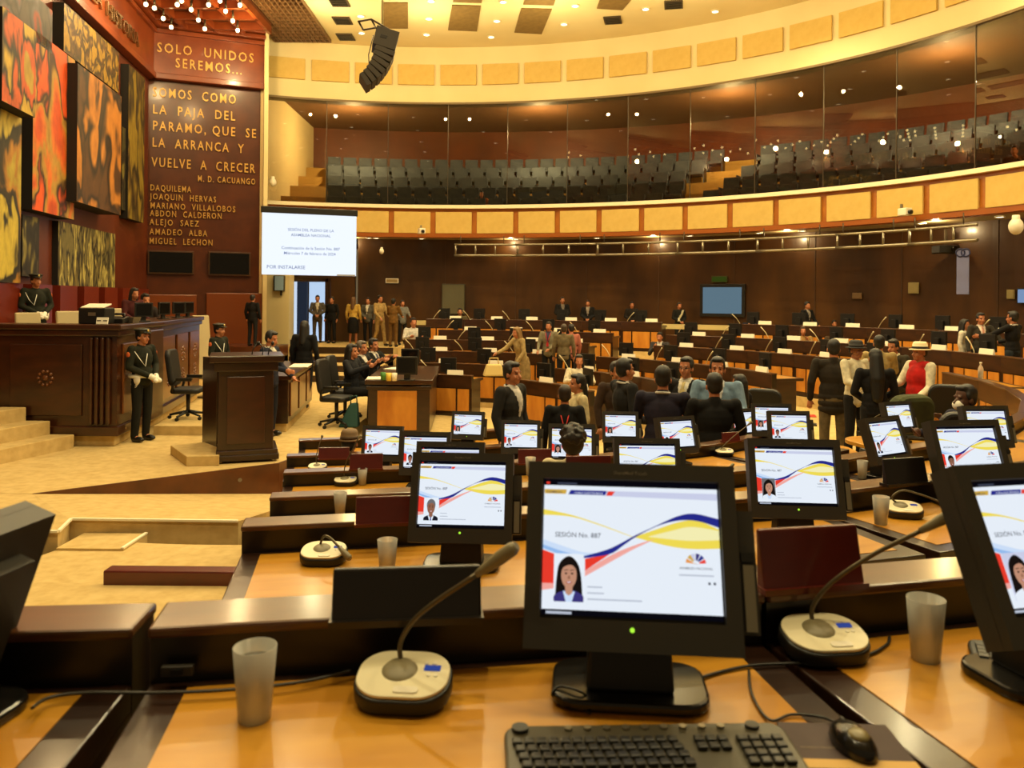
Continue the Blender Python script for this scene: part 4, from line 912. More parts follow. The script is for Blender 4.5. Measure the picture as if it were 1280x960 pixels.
# connector panel on the near ledge face (dark outlets)
for x, y, lab in ((222, 852, 'small dark outlet plate on shaded ledge left of cup'),):
    p = P(x, y-14, 1.415); t = thing('outlet_plate', lab, 'outlet', p, R(6))
    b = MB(); b.box((0, 0, 0), (.055, .012, .018)); b.build('plate', DGREY, t, bev=.002); b = MB(); b.box((0, -.007, 0), (.02, .004, .01)); b.build('socket', BLACK, t)
# right-hand near keyboard corner and the foot of the right monitor
p = PZ(1292, 838, zk); t = thing('keyboard', 'black keyboard corner cut by right edge below the right monitor', 'keyboard', (p.x+.02, p.y-.02, zk), R(-24))
b = MB(); b.prism(rrect(.26, .17, .025), 0, .016); b.build('case', BLACK, t, bev=.005); b = MB()
for r_ in range(4):
    for c_ in range(10): b.box((-.11+.0182*c_, .045-.0185*r_, .019), (.0155, .0155, .007))
b.build('key_field', KEY, t)
for x, y, k, rz, lab in ((1003, 531, 4, -20, 'small dark keyboard lying on the rounded desk end'), (1152, 549, 3, -20, 'small dark keyboard on the honey desk before the seated man'), (1143, 560, 3, -20, 'dark flat keyboard behind the turned monitor')):
    p = PZ(x, y, dz(k)); t = thing('keyboard', lab, 'keyboard', p, R(rz), 'small keyboards on the right desks')
    b = MB(); b.box((0, 0, .01), (.34, .15, .02)); b.build('case', DGREY, t, bev=.004); b = MB(); b.box((0, 0, .022), (.31, .12, .006)); b.build('key_field', KEY, t)
p = PZ(1006, 520, dz(4)); b = MB(); b.box((0, 0, .006), (.28, .2, .012)); tag(b.build('folder', mat('folder_red', (196, 48, 28), .6), None, p, R(-15), bev=.003), 'red folder lying on the rounded honey desk end', 'folder')
# ------------------------------------------------------------ far desks: monitor, nameplate and microphone for each seat
b = MB(); b.bb(-.17, .17, .0, .05, .12, .42); b.bb(-.06, .06, .05, .11, 0, .3); b.bb(-.12, .12, -.03, .14, 0, .02); b.bb(-.15, .15, -.004, 0, .16, .40, 1)
FM = b.build('desk_monitor', [BLACK, mat('far_screen', (150, 170, 190), emit=.25)], bev=.006)
b = MB(); b.add([(-.17, 0, 0), (.17, 0, 0), (.17, .05, 0), (-.17, .05, 0), (-.17, .018, .095), (.17, .018, .095), (.17, .03, .095), (-.17, .03, .095)], [(3, 2, 1, 0), (4, 5, 6, 7), (0, 1, 5, 4), (1, 2, 6, 5), (2, 3, 7, 6), (3, 0, 4, 7)])
FN = b.build('nameplate', PAPER)
b = MB(); b.prism(rrect(.155, .112, .045, 5), 0, .03); b.tube([(0, .02, .03), (.02, .02, .12), (.1, .03, .24), (.22, .05, .36)], [.009, .009, .009, .014], 6, 1)
FMic = b.build('desk_microphone', [MICW, mat('neck_pale', (190, 176, 136), .35, .2)])
FK = [FM, FN, FMic]; usedf = [False]*3
for k in range(6):
    for o, mid, rz, th, n in units[k]:
        if th < 5: continue
        z = ROWS[k][3]; Mx_ = Matrix.Translation((mid.x, mid.y, z)) @ Matrix.Rotation(rz, 4, 'Z')
        rnd = random.Random(k*100+n)
        for q, (loc, lab, cat, grp) in enumerate((((.1+rnd.uniform(-.1, .1), -.26, DESK_H+.003), f'dark monitor seen from behind on {ROWN[k]} far row, at its {ordn(n)} desk', 'monitor', 'monitors on the far desks'),
              ((-.3+rnd.uniform(-.08, .08), .045, CAPZ), f'small white nameplate on the {ROWN[k]} row ledge, at its {ordn(n)} desk', 'nameplate', 'white nameplates on the far desks'),
              ((.42+rnd.uniform(-.08, .08), -.16, DESK_H+.003), f'microphone with pale leaning neck on {ROWN[k]} far row, at its {ordn(n)} desk', 'microphone', 'microphones on the far desks'))):
            if q == 2 and rnd.random() < .2: continue
            c = FK[q] if not usedf[q] else FK[q].copy()
            if usedf[q]: COL.objects.link(c)
            usedf[q] = True
            c.location = Mx_ @ Vector(loc); c.rotation_euler.z = rz+rnd.uniform(-.15, .15) if q != 1 else rz
            if q == 2: c.scale.x = -1 if rnd.random() < .5 else 1
            tag(c, lab, cat, grp)
# ------------------------------------------------------------ podium: dais, steps, big desk
b = MB(); b.prism([(-8.65, 11.78), (-6.55, 12.2), (-6.8, 13.6), (-7.3, 17.2), (-7.6, 21.0), (-10.4, 22.9)], .0, 1.05); struct(b.build('floor_dais', CARPET))
for i, (xr, z) in enumerate(((-6.34, .375), (-6.69, .57), (-7.04, .765))):
    b = MB(); b.prism([(-8.2, 8.6), (xr-.8, 8.6), (xr, 11.62), (-8.65, 11.62)], .1, z); struct(b.build('floor_step', CARPET, bev=.012))
DM = mat('dais_wood', (66, 32, 12), .3, var=((42, 20, 8), (2, 2, 7), 4), coat=.35)
DM2 = mat('dais_panel', (112, 62, 22), .3, var=((84, 42, 14), (2, 2, 6), 4), coat=.35)
A_, B_, C_, D_2 = Vector((-8.55, 11.7, 0)), Vector((-5.78, 11.72, 0)), Vector((-6.05, 13.7, 0)), Vector((-6.75, 17.3, 0))
t = thing('dais_desk', 'massive dark carved wooden dais desk with pale plinth at left', 'desk', (-6.5, 13, .18))
T0 = Vector((-6.5, 13, .18)); o_ = lambda p, z: Vector((p.x, p.y, z))-T0
IN = lambda p, s: (p.x-T0.x+s[0], p.y-T0.y+s[1])
def outline(g): return [IN(A_, (0, -g)), IN(B_, (g, -g)), IN(C_, (g, 0)), IN(D_2, (g, 0)), IN(D_2, (-.7, 0)), IN(C_, (-.7, 0)), IN(B_, (-.72, .45)), IN(A_, (0, .45))]
for nm, g, z0, z1, m in (('plinth', -.05, 0, .16, CARPET), ('base_moulding', .05, .16, .3, DM), ('body', 0, .3, 1.68, DM), ('top_moulding', .06, 1.62, 1.71, DM), ('top', .1, 1.71, 1.79, DM)):
    b = MB(); b.prism(outline(g), z0, z1); b.build(nm, m, t, bev=.015 if nm != 'body' else 0)
def on_face(p, q, s0, s1, z0, z1, th, nm, m, bev=.012):
    u = (q-p).normalized(); n = Vector((u.y, -u.x, 0)); L = (q-p).length; c = p+u*(L*(s0+s1)/2)+n*(th/2)
    b = MB(); b.box((0, 0, 0), (L*(s1-s0), th, z1-z0)); o = b.build(nm, m, t, (c.x-T0.x, c.y-T0.y, (z0+z1)/2), math.atan2(u.y, u.x), bev); return o
def emblem(p, q, s, z, r):
    u = (q-p).normalized(); n = Vector((u.y, -u.x, 0)); c = p+u*((q-p).length*s)
    b = MB()
    for i in range(10): a = 2*math.pi*i/10; b.ell((r*math.cos(a), -.03, r*math.sin(a)), (r*.26, .03, r*.26), n=8, m=6)
    b.ell((0, -.03, 0), (r*.45, .03, r*.45), n=10, m=6)
    b.build('carved_emblem', DM2, t, (c.x-T0.x, c.y-T0.y, z), math.atan2(u.y, u.x))
for s0, s1 in ((.0, .16), (.44, .82)): on_face(A_, B_, s0, s1, .45, 1.5, .03, 'raised_panel', DM)
for s in (.2, .24, .86, .89, .92, .95): on_face(A_, B_, s, s+.02, .32, 1.6, .06, 'pilaster', DM, .02)
emblem(A_, B_, .63, 1.0, .1)
on_face(B_, C_, .1, .5, .45, 1.5, .03, 'raised_panel', DM2); on_face(B_, C_, .62, .98, .18, 1.66, .1, 'pilaster', DM, .02)
for i in range(3):
    s = .04+.32*i; on_face(C_, D_2, s, s+.26, .4, 1.5, .04, 'raised_panel', DM2); emblem(C_, D_2, s+.13, 1.1, .13); emblem(C_, D_2, s+.13, .72, .1)
on_face(A_, B_, .33, .342, .75, 1.05, .05, 'door_handle', METAL)
# wainscot behind the dais
b = MB()
for i in range(9):
    p = MW.M(2.5+1.3*i, 0, .2).translation; b.box((p.x, p.y, 1.85), (.16, .9, 1.5), 0, (0, 0, math.atan2(MW.u.y, MW.u.x)-R(90)))
struct(b.build('trim_wainscot', mat('dais_back', (104, 32, 14), .35, coat=.3)))
b = MB(); b.bb(-5.7, -4.75, 12.75, 16.2, .1, .33); struct(b.build('floor_chair_step', CARPET, bev=.01))
# ------------------------------------------------------------ chairs
def office_chair(label, loc, rz, back=.62, m=BLKLEATHER, group='black office chairs on casters'):
    t = thing('office_chair', label, 'chair', loc, rz, group)
    b = MB(); b.prism(rrect(.5, .48, .1), .44, .53); b.build('seat', m, t, bev=.03)
    b = MB(); b.prism(rrect(.48, back, .12), -.045, .045, 0, Matrix.Translation((0, .25, .56+back/2)) @ Matrix.Rotation(R(82), 4, 'X')); b.build('backrest', m, t, bev=.03)
    for s in (-1, 1):
        b = MB(); b.tube([(s*.25, .18, .48), (s*.29, .16, .6), (s*.29, .1, .68), (s*.29, -.14, .68)], .022, 6); b.box((s*.29, -.02, .7), (.06, .26, .035)); b.build('armrest', BLACK, t)
    b = MB(); b.cyl((0, 0, .1), (0, 0, .44), .03, .035, 10); b.build('gas_column', DGREY, t)
    b = MB()
    for i in range(5): a = R(72*i+18); b.tube([(0, 0, .13), (.3*math.cos(a), .3*math.sin(a), .07)], [.03, .018], 6)
    q = b.build('star_base', BLACK, t)
    for i in range(5):
        a = R(72*i+18); b = MB(); b.cyl((.3*math.cos(a)-.02, .3*math.sin(a), .03), (.3*math.cos(a)+.02, .3*math.sin(a), .03), .03, n=10); b.build('caster', BLACK, q)
    return t
office_chair('black office chair on carpet step in front of dais desk', (-5.45, 13.5, .33), R(95))
office_chair('black office chair at the end of secretaries desk, nearest the camera', (-3.0, 13.75, .18), R(80), .6)
office_chair('black office chair behind the seated secretary woman', (-3.05, 14.7, .18), R(85), .6)
LIGHTC = mat('pale_chair', (176, 160, 122), .7)
for x, y, d, lab in ((45, 398, 14.0, 'pale chair back behind dais desk beside the standing officer'), (96, 396, 14.2, 'pale chair back behind dais desk left of printer'), (150, 392, 15.5, 'pale chair back behind dais desk near the two women'), (262, 400, 17.6, 'tall pale chair back at the far end of the dais desk')):
    p = P(x, y, d); t = thing('dais_chair', lab, 'chair', (p.x, p.y, 1.05 if x < 250 else .18), R(60), 'pale chairs behind the dais desk')
    zt = p.z-t.location.z
    b = MB(); b.prism(rrect(.5, .48, .1), .42, .5); b.build('seat', LIGHTC, t, bev=.02)
    b = MB(); b.box((0, .24, zt*.5+.28), (.44, .06, zt-.56+.2), 0, (R(-6), 0, 0)); b.build('backrest', LIGHTC, t, bev=.025)
    b = MB(); b.cyl((0, 0, .03), (0, 0, .42), .03, n=8); b.cyl((0, 0, 0), (0, 0, .03), .24, n=14); b.build('pedestal', DMETAL, t)
# ------------------------------------------------------------ lectern
t = thing('lectern', 'tall dark wooden lectern with moulded base standing on podium carpet', 'lectern', (-3.63, 11.0, .18), R(19)); t.scale.x = .93
LW = mat('lectern_wood', (48, 23, 12), .3, var=((33, 15, 8), (3, 3, 8), 4), coat=.3)
for nm, x0, x1, y0, y1, z0, z1 in (('body', -.4, .36, -.32, .3, .12, 1.34), ('base_moulding', -.44, .44, -.38, .34, .03, .11), ('plinth', -.42, .42, -.36, .32, .1, .17), ('neck_moulding', -.46, .42, -.38, .36, 1.22, 1.34), ('top', -.52, .5, -.44, .42, 1.34, 1.43)):
    b = MB(); b.bb(x0, x1, y0, y1, z0, z1); b.build(nm, LW, t, bev=.012)
b = MB(); b.bb(-.28, .24, -.345, -.31, .25, 1.15); b.build('front_panel', mat('lectern_panel', (62, 27, 14), .28, var=((44, 18, 9), (3, 3, 8), 4), coat=.35), t, bev=.01)
b = MB(); b.box((-.51, .5, .68), (.55, .06, 1.34), 0, (0, 0, R(113.7))); b.build('side_wing', LW, t, bev=.008)
b = MB(); b.box((-.6, .72, .03), (.2, .14, .06), 0, (0, 0, R(113.7))); b.build('wing_foot', LW, t, bev=.008)
for x, y in ((-.36, -.3), (.36, -.3), (-.36, .28), (.36, .28)): b = MB(); b.cyl((x-.015, y, .02), (x+.015, y, .02), .02, n=10); b.build('caster', WHITEP, t)
for i, (dx, a) in enumerate(((-.02, 30), (.12, -30), (.2, 20))):
    p = Vector((-3.5+dx, 10.95-.1, .18+1.432)); t2 = thing('lectern_microphone', f'small black gooseneck microphone on lectern top, {ordn(i+1)} from the left', 'microphone', p, 0, 'microphones on the lectern')
    b = MB(); b.tube([(0, 0, 0), (.01, .02, .08), (.1*math.sin(R(a)), .05, .14)], .008, 6); b.build('gooseneck', BLACK, t2); b = MB(); b.ell((.13*math.sin(R(a)), .05, .15), (.022, .022, .03), n=10, m=7); b.build('foam_tip', BLACK, t2)
b = MB(); q = [PZ(213, 568, .18), PZ(233, 583, .18), PZ(274, 582, .18), PZ(274, 562, .18)]; b.prism([(v.x, v.y) for v in q][::-1], .18, .31)
tag(b.build('carpet_step', CARPET, bev=.008), 'carpeted low step at the left foot of the lectern', 'step')
# ------------------------------------------------------------ clerk desk and secretaries desk
t = thing('clerk_desk', 'long dark clerk desk with papers behind the lectern man', 'desk', (-4.2, 14.6, .18), R(7))
for nm, x0, x1, y0, y1, z0, z1, m in (('plinth', -.3, .33, -1.5, 1.5, 0, .14, CARPET), ('body', -.33, .36, -1.55, 1.55, .14, .86, DWOOD), ('top', -.38, .42, -1.6, 1.6, .86, .93, DM)):
    b = MB(); b.bb(x0, x1, y0, y1, z0, z1); b.build(nm, m, t, bev=.01)
for i in range(3): b = MB(); b.bb(.36, .385, -1.4+i*1.0, -.6+i*1.0, .24, .8); b.build('raised_panel', DM2, t, bev=.01)
p = Vector((-3.95, 15.0, 1.1134)); t = thing('paper_sheet', 'open white papers lying on the clerk desk', 'paper', p, R(8)); b = MB(); b.box((0, .0, .006), (.34, .75, .012)); b.build('sheet', PAPER, t)
p = Vector((-4.25, 15.9, 1.1125)); t = thing('desk_monitor', 'black monitor at far end of the clerk desk', 'monitor', p, R(150)); b = MB(); b.bb(-.18, .18, -.03, .03, .12, .44); b.bb(-.05, .05, -.02, .05, 0, .2); b.bb(-.12, .12, -.08, .1, 0, .02); b.build('housing', BLACK, t, bev=.006); b = MB(); b.bb(-.15, .15, -.034, -.03, .15, .41); b.build('screen', SCR, t)
t = thing('secretary_desk', 'wooden secretaries desk with amber end panel in the middle of pit', 'desk', (-1.97, 14.92, 0), R(3)); t.scale.z = 1.04
for nm, x0, x1, y0, y1, z0, z1, m in (('plinth', -.5, .5, -1.36, 1.3, 0, .1, DWOOD), ('body', -.52, .52, -1.4, 1.35, .1, .88, DWOOD), ('moulding', -.55, .55, -1.43, 1.38, .82, .88, DWOOD), ('top', -.57, .57, -1.46, 1.4, .9, .98, DM)):
    b = MB(); b.bb(x0, x1, y0, y1, z0, z1); b.build(nm, m, t, bev=.01)
b = MB(); b.bb(-.36, .3, -1.43, -1.395, .16, .8); b.build('amber_panel', AMBER, t, bev=.006)
zs = 1.021
def put(x, y, name, label, cat, mk): 
    p = PZ(x, y, zs); t = thing(name, label, cat, p, R(random.uniform(-20, 20))); mk(t); return t
def mk_mon(t):
    b = MB(); b.bb(-.18, .18, 0, .05, .1, .4); b.bb(-.05, .05, .03, .09, 0, .2); b.bb(-.12, .12, -.05, .13, 0, .02); b.build('housing', BLACK, t, bev=.006)
    b = MB(); b.bb(-.15, .15, -.004, 0, .13, .37); b.build('screen', SCR, t)
put(508, 476, 'desk_monitor', 'black monitor at near end of secretaries desk', 'monitor', mk_mon)
put(512, 462, 'desk_monitor', 'black monitor farther along the secretaries desk', 'monitor', mk_mon)
def mk_paper(t): b = MB(); b.box((0, 0, .006), (.3, .42, .012)); b.build('sheet', PAPER, t)
put(470, 473, 'paper_sheet', 'white papers on secretaries desk before the seated woman', 'paper', mk_paper)
put(494, 461, 'paper_sheet', 'white papers on secretaries desk beside the far monitor', 'paper', mk_paper)
def mk_cup(m):
    def f(t): b = MB(); b.lathe([(0, 0), (.04, 0), (.048, .13), (.044, .13), (.036, .01), (0, .01)], 16); b.build('cup', m, t)
    return f
put(479, 475, 'cup', 'green cup on secretaries desk', 'cup', mk_cup(mat('cup_green', (60, 120, 40), .4)))
put(486, 476, 'cup', 'yellow and white cup beside the green cup', 'cup', mk_cup(mat('cup_yellow', (222, 190, 70), .4)))
put(493, 476, 'cup', 'white cup right of the yellow cup', 'cup', mk_cup(WHITEP))
p = Vector((-2.75, 13.75, .18)); t = thing('tote_bag', 'teal cloth bag on carpet beside the secretaries desk', 'bag', p)
b = MB(); b.add([(-.2, -.12, 0), (.14, -.12, 0), (.14, .12, 0), (-.2, .12, 0), (-.02, -.05, .4), (.12, -.05, .42), (.12, .05, .42), (-.02, .05, .4)], [(3, 2, 1, 0), (4, 5, 6, 7), (0, 1, 5, 4), (1, 2, 6, 5), (2, 3, 7, 6), (3, 0, 4, 7)])
b.build('body', mat('teal_cloth', (38, 78, 76), .8), t, bev=.03); b = MB(); b.tube([(0, -.04, .39), (.0, -.04, .52), (.1, -.04, .54), (.11, -.04, .4)], .012, 6); b.build('strap', MATS['teal_cloth'], t)
# things on the dais desk
zd = 1.972
def dais_item(x, d, name, label, cat, mk, yaw=0):
    p = P(x, 400, d); t = thing(name, label, cat, (p.x, d, zd), R(yaw)); mk(t)
    if name == 'desk_monitor': t.scale = (.78,)*3
    return t
def mk_printer(t):
    b = MB(); b.bb(-.2, .2, -.15, .15, 0, .24); b.build('body', BLACK, t, bev=.015); b = MB(); b.box((0, -.02, .265), (.34, .26, .02), 0, (R(12), 0, 0)); b.build('lid', WHITEP, t, bev=.005); b = MB(); b.bb(-.05, .06, -.156, -.15, .12, .17); b.build('label_plate', METAL, t)
dais_item(121, 12.05, 'printer', 'black printer with pale lid on the dais desk', 'printer', mk_printer)
def mk_cards(t):
    b = MB(); b.box((0, 0, .05), (.17, .015, .1), 0, (R(-15), 0, 0)); b.build('card', PAPER, t)
    b = MB()
    for dx in (-.045, .045): b.bb(dx-.03, dx+.03, -.012, -.008, .045, .06)
    b.build('lettering', mat('ink_dark', (60, 54, 44), .7), t)
dais_item(128, 11.8, 'name_card', 'white card with dark lettering in front of the printer', 'card', mk_cards)
def mk_phone(t):
    b = MB(); b.box((0, 0, .05), (.26, .22, .08), 0, (R(10), 0, 0)); b.build('body', BLACK, t, bev=.01); b = MB(); b.tube([(-.1, 0, .09), (-.1, .02, .14), (.1, .02, .14), (.1, 0, .09)], .018, 6); b.build('handset', BLACK, t)
dais_item(147, 12.3, 'telephone', 'black desk telephone on dais desk right of the printer', 'telephone', mk_phone)
dais_item(160, 12.5, 'desk_basket', 'low pale wire basket on dais desk', 'basket', lambda t: MB().add([(-.12, -.1, 0), (.12, -.1, 0), (.12, .1, 0), (-.12, .1, 0), (-.15, -.13, .09), (.15, -.13, .09), (.15, .13, .09), (-.15, .13, .09)], [(3, 2, 1, 0), (0, 1, 5, 4), (1, 2, 6, 5), (2, 3, 7, 6), (3, 0, 4, 7)]).build('tray', METAL, t))
for x, d, yaw, lab in ((180, 13.2, 40, 'black monitor on dais desk before the two women'), (206, 15.0, 70, 'black monitor on dais desk, left of the far pair'), (224, 15.8, 60, 'small black monitor on dais desk, middle of the far three'), (237, 16.6, 75, 'black monitor at far end of dais desk')):
    dais_item(x, d, 'desk_monitor', lab, 'monitor', mk_mon, yaw)
# back left stairs and raised corner
for i, (y0, y1, z) in enumerate(((21.0, 25.5, .36), (22.0, 25.5, .54), (23.0, 25.5, .72), (24.0, 26.9, .93))):
    b = MB(); b.bb(-6.4 if i < 3 else -7.0, -3.55 if i < 3 else -2.4, y0, y1, .05, z); b.bb(-6.4, -3.55, y0-.015, y0, .05, z-.012, 1); struct(b.build('floor_stair', [CARPET, DWOOD]))
for i in range(3): b = MB(); b.bb(-8.1, -6.45, 20.9+.5*i, 23.1, .1, .45+.3*i); struct(b.build('floor_wood_step', [REDWOOD], bev=.01))
# items hanging near right aisle
p = Vector((3.05, 7.75, .28)); t = thing('handbag', 'tan woven handbag standing by the aisle desk at right', 'bag', p, R(20))
b = MB(); b.add([(-.18, -.08, 0), (.18, -.08, 0), (.18, .08, 0), (-.18, .08, 0), (-.13, -.05, .28), (.13, -.05, .28), (.13, .05, .28), (-.13, .05, .28)], [(3, 2, 1, 0), (4, 5, 6, 7), (0, 1, 5, 4), (1, 2, 6, 5), (2, 3, 7, 6), (3, 0, 4, 7)])
b.build('body', mat('bag_tan', (176, 122, 46), .6, var=((120, 76, 26), (22, 22, 22), 3)), t, bev=.03); b = MB(); b.tube([(-.1, 0, .27), (-.08, 0, .42), (.08, 0, .42), (.1, 0, .27)], .012, 6); b.build('handle', mat('bag_strap', (110, 66, 24), .6), t)
p = P(655, 438, 16.9); t = thing('handbag', 'cream handbag beside the woman in patterned dress', 'bag', (p.x-.62, 16.2, .84), R(10))
b = MB(); b.add([(-.22, -.1, 0), (.22, -.1, 0), (.22, .1, 0), (-.22, .1, 0), (-.15, -.06, .24), (.15, -.06, .24), (.15, .06, .24), (-.15, .06, .24)], [(3, 2, 1, 0), (4, 5, 6, 7), (0, 1, 5, 4), (1, 2, 6, 5), (2, 3, 7, 6), (3, 0, 4, 7)]); b.build('body', mat('bag_cream', (206, 180, 112), .6), t, bev=.03); b = MB(); b.tube([(-.1, 0, .23), (-.08, 0, .36), (.08, 0, .36), (.1, 0, .23)], .012, 6); b.build('handle', MATS['bag_cream'], t)
p = PZ(735, 0, 0) if False else None
p = P(1175, 500, 8.2)
t = thing('drinking_flask', 'pale green tall cup on the honey desk beside seated man', 'cup', PZ(1158, 528, dz(3)))
b = MB(); b.lathe([(0, 0), (.04, 0), (.055, .16), (0, .16)], 18); b.build('cup', mat('flask_green', (128, 130, 80), .4), t); b = MB(); b.lathe([(.0, .165), (.058, .165), (.058, .178), (0, .178)], 18, (0, 0, -.004)); b.build('lid', WHITEP, t)
t = thing('paper_cup', 'small honey brown cup right of the pale green cup', 'cup', PZ(1172, 528, dz(3))); b = MB(); b.lathe([(0, 0), (.03, 0), (.04, .1), (.036, .1), (.028, .01), (0, .01)], 16); b.build('cup', mat('cup_brown', (176, 122, 60), .5), t)
pw = P(1226, 455, 11.5); t = thing('water_bottle', 'clear plastic water bottle on the right curved desk', 'bottle', (pw.x, pw.y, 1.33-.03))
b = MB(); b.lathe([(0, 0), (.035, 0), (.036, .14), (.03, .17), (.014, .2), (.014, .225), (0, .225)], 16); b.build('bottle', CUP, t); b = MB(); b.cyl((0, 0, .222), (0, 0, .245), .017, n=12); b.build('cap', WHITEP, t)
for x, y, d, k, rz, lab in ((1113, 520, 8.6, 3, 200, 'black office chair draped with green jacket in right aisle'), (960, 480, 11.0, 4, 150, 'black office chair back near the end of the inner right row'), (1195, 520, 7.6, 3, 170, 'black office chair beneath the seated man in navy'), (1182, 485, 10.1, 3, 160, 'black office chair behind the pale green cup')):
    p = P(x, y, d); ch = office_chair(lab, (p.x, p.y, ROWS[k][3]), R(rz), .55, BLKLEATHER, 'black office chairs at the right')
    if 'draped' in lab:
        b = MB(); b.prism(rrect(.54, .5, .16), -.085, .085, 0, Matrix.Translation((0, .26, .9)) @ Matrix.Rotation(R(82), 4, 'X')); q = b.build('draped_jacket', mat('jacket_green', (66, 70, 32), .9, var=((48, 52, 24), (7, 7, 7), 3)), None, bev=.05)
        q.location = ch.location; q.rotation_euler.z = ch.rotation_euler.z; tag(q, 'olive green jacket draped over a black chair back', 'jacket')
# ------------------------------------------------------------ people
def floor_z(x, y):
    if x < -2.6: return .93 if y > 24 else .18
    for k in range(5):
        r, q, _, z = ROWS[k]; r -= .14
        if ((x-CX)/(r*q))**2+((y-CY)/r)**2 >= 1:
            r2 = ROWS[0][0]+2.6
            if k == 0 and ((x-CX)/(r2*1.2))**2+((y-CY)/r2)**2 >= 1: return .93
            return z
    return 0.0
def skinmat(c): return mat('skin_%d_%d_%d' % c, c, .5)
def cloth(c, rough=.85):
    return mat('cloth_%d_%d_%d' % c, c, rough, var=(tuple(int(v*.8) for v in c), (14, 14, 14), 3), spec=.25)
def remeshed(mb, vox, smooth_it=2):
    me = bpy.data.meshes.new('r'); me.from_pydata(mb.v, [], mb.f); o = bpy.data.objects.new('r', me); COL.objects.link(o)
    md = o.modifiers.new('r', 'REMESH'); md.mode = 'VOXEL'; md.voxel_size = vox; md.use_smooth_shade = True
    sm = o.modifiers.new('s', 'SMOOTH'); sm.factor = .5; sm.iterations = smooth_it
    out = bpy.data.meshes.new_from_object(o.evaluated_get(bpy.context.evaluated_depsgraph_get()))
    bpy.data.objects.remove(o); bpy.data.meshes.remove(me)
    out.polygons.foreach_set('use_smooth', [True]*len(out.polygons))
    return out
def cap(mb, a, b, ra, rb, n=12):
    a, b = Vector(a), Vector(b); mb.cyl(a, b, ra, rb, n); mb.ell(a, (ra,)*3, n=n, m=8); mb.ell(b, (rb,)*3, n=n, m=8)
SKINS = {'m': (176, 112, 76), 'l': (206, 146, 110), 'd': (84, 52, 36), 't': (150, 92, 60)}
NP = 0
def person(label, px, ytop, d, yaw=0, pose='stand', arms=('down', 'down'), coat=(30, 29, 30), shirt=None, tie=None, trousers=(26, 25, 27), hair=(22, 18, 16), hairstyle='short', skin='m', h=None, lean=0, head=(0, 0), near=None, coat_len=.84, extra=None, feet=None, wide=1.0, dress=None, group=None):
    """yaw 0 faces the camera, positive turns to the picture's right"""
    global NP
    near = d < 11 if near is None else near
    top = P(px, ytop, d); fz = floor_z(top.x, d) if feet is None else feet
    sitting = pose == 'sit'
    full = (top.z-fz) + (.43 if sitting else 0)
    if lean: full = full/(.55+.45*math.cos(R(lean)))
    if h is None: h = min(1.84, max(1.42, full))
    s = h/1.72; z0 = (top.z-h*(.55+.45*math.cos(R(lean)))+(.43*s if sitting else 0)) if feet is None else fz
    if abs(z0-fz) < .12: z0 = fz if False else z0
    vox = .010 if near else (.016 if d < 18 else .02)
    root_loc = Vector((top.x, d, z0))
    drop = .43 if sitting else 0.0
    HIP = Vector((0, 0, .93-drop))
    Lm = Matrix.Translation(HIP) @ Matrix.Rotation(R(lean), 4, 'X') @ Matrix.Translation(-HIP)   # lean forward = towards -y
    up = lambda x, y, z: Lm @ Vector((x, y, z-drop))
    S = lambda v: Vector(v)*s
    Hc = up(0, -.01, 1.53); HM = Matrix.Translation(Hc) @ Matrix.Rotation(R(head[0]), 4, 'Z') @ Matrix.Rotation(R(lean*.6+head[1]), 4, 'X')
    hd = lambda x, y, z: HM @ Vector((x, y, z))
    sh = .19*wide
    J = {}
    for sd, a in ((-1, arms[0]), (1, arms[1])):     # -1 = the person's right hand on picture left when yaw 0
        e, w = {'down': ((.25, .03, 1.14), (.255, -.05, .90)), 'clasp': ((.26, -.01, 1.14), (.06, -.21, 1.0)), 'behind': ((.27, .07, 1.15), (.05, .20, .98)), 'fwd': ((.24, -.10, 1.16), (.17, -.36, 1.10)), 'reach': ((.24, -.26, 1.25), (.2, -.52, 1.22)),
                'raise': ((.25, -.14, 1.16), (.10, -.26, 1.36)), 'low': ((.25, -.06, 1.13), (.22, -.28, .96)), 'out': ((.34, -.08, 1.17), (.48, -.2, .98)), 'desk': ((.26, -.10, 1.2), (.16, -.36, 1.25)), 'deskhigh': ((.27, -.12, 1.26), (.14, -.38, 1.36)), 'hip': ((.36, .08, 1.16), (.2, -.06, 1.02))}[a]
        J[sd] = (up(sd*sh, .01, 1.405), up(sd*e[0]*wide, e[1], e[2]), up(sd*w[0]*wide, w[1], w[2]))
    # --- body (skin)
    b = MB()
    b.ell(hd(0, .012, .095), (.074, .092, .096), rot=None); b.ell(hd(0, -.022, .03), (.058, .066, .085)); b.ell(hd(0, -.055, -.03), (.032, .034, .026)); 
    cap(b, hd(0, -.092, .055), hd(0, -.108, .022), .009, .015, 8); b.ell(hd(0, -.085, -.002), (.024, .014, .013), n=10, m=6)
    for sd in (-1, 1):
        b.ell(hd(sd*.077, .012, .04), (.012, .022, .032), n=8, m=6); b.ell(hd(sd*.036, -.062, .022), (.022, .02, .024), n=8, m=6); b.ell(hd(sd*.032, -.08, .082), (.026, .012, .008), n=8, m=6)
    cap(b, hd(0, .02, -.02), up(0, .015, 1.40), .054, .058); cap(b, up(-.1, .01, 1.38), up(.1, .01, 1.38), .05, .05)
    b.ell(up(0, 0, 1.24), (.14*wide, .095, .2)); b.ell(up(0, 0, 1.02), (.125*wide, .09, .18)); b.ell(up(0, 0, .92), (.14, .1, .12))
    hands = []
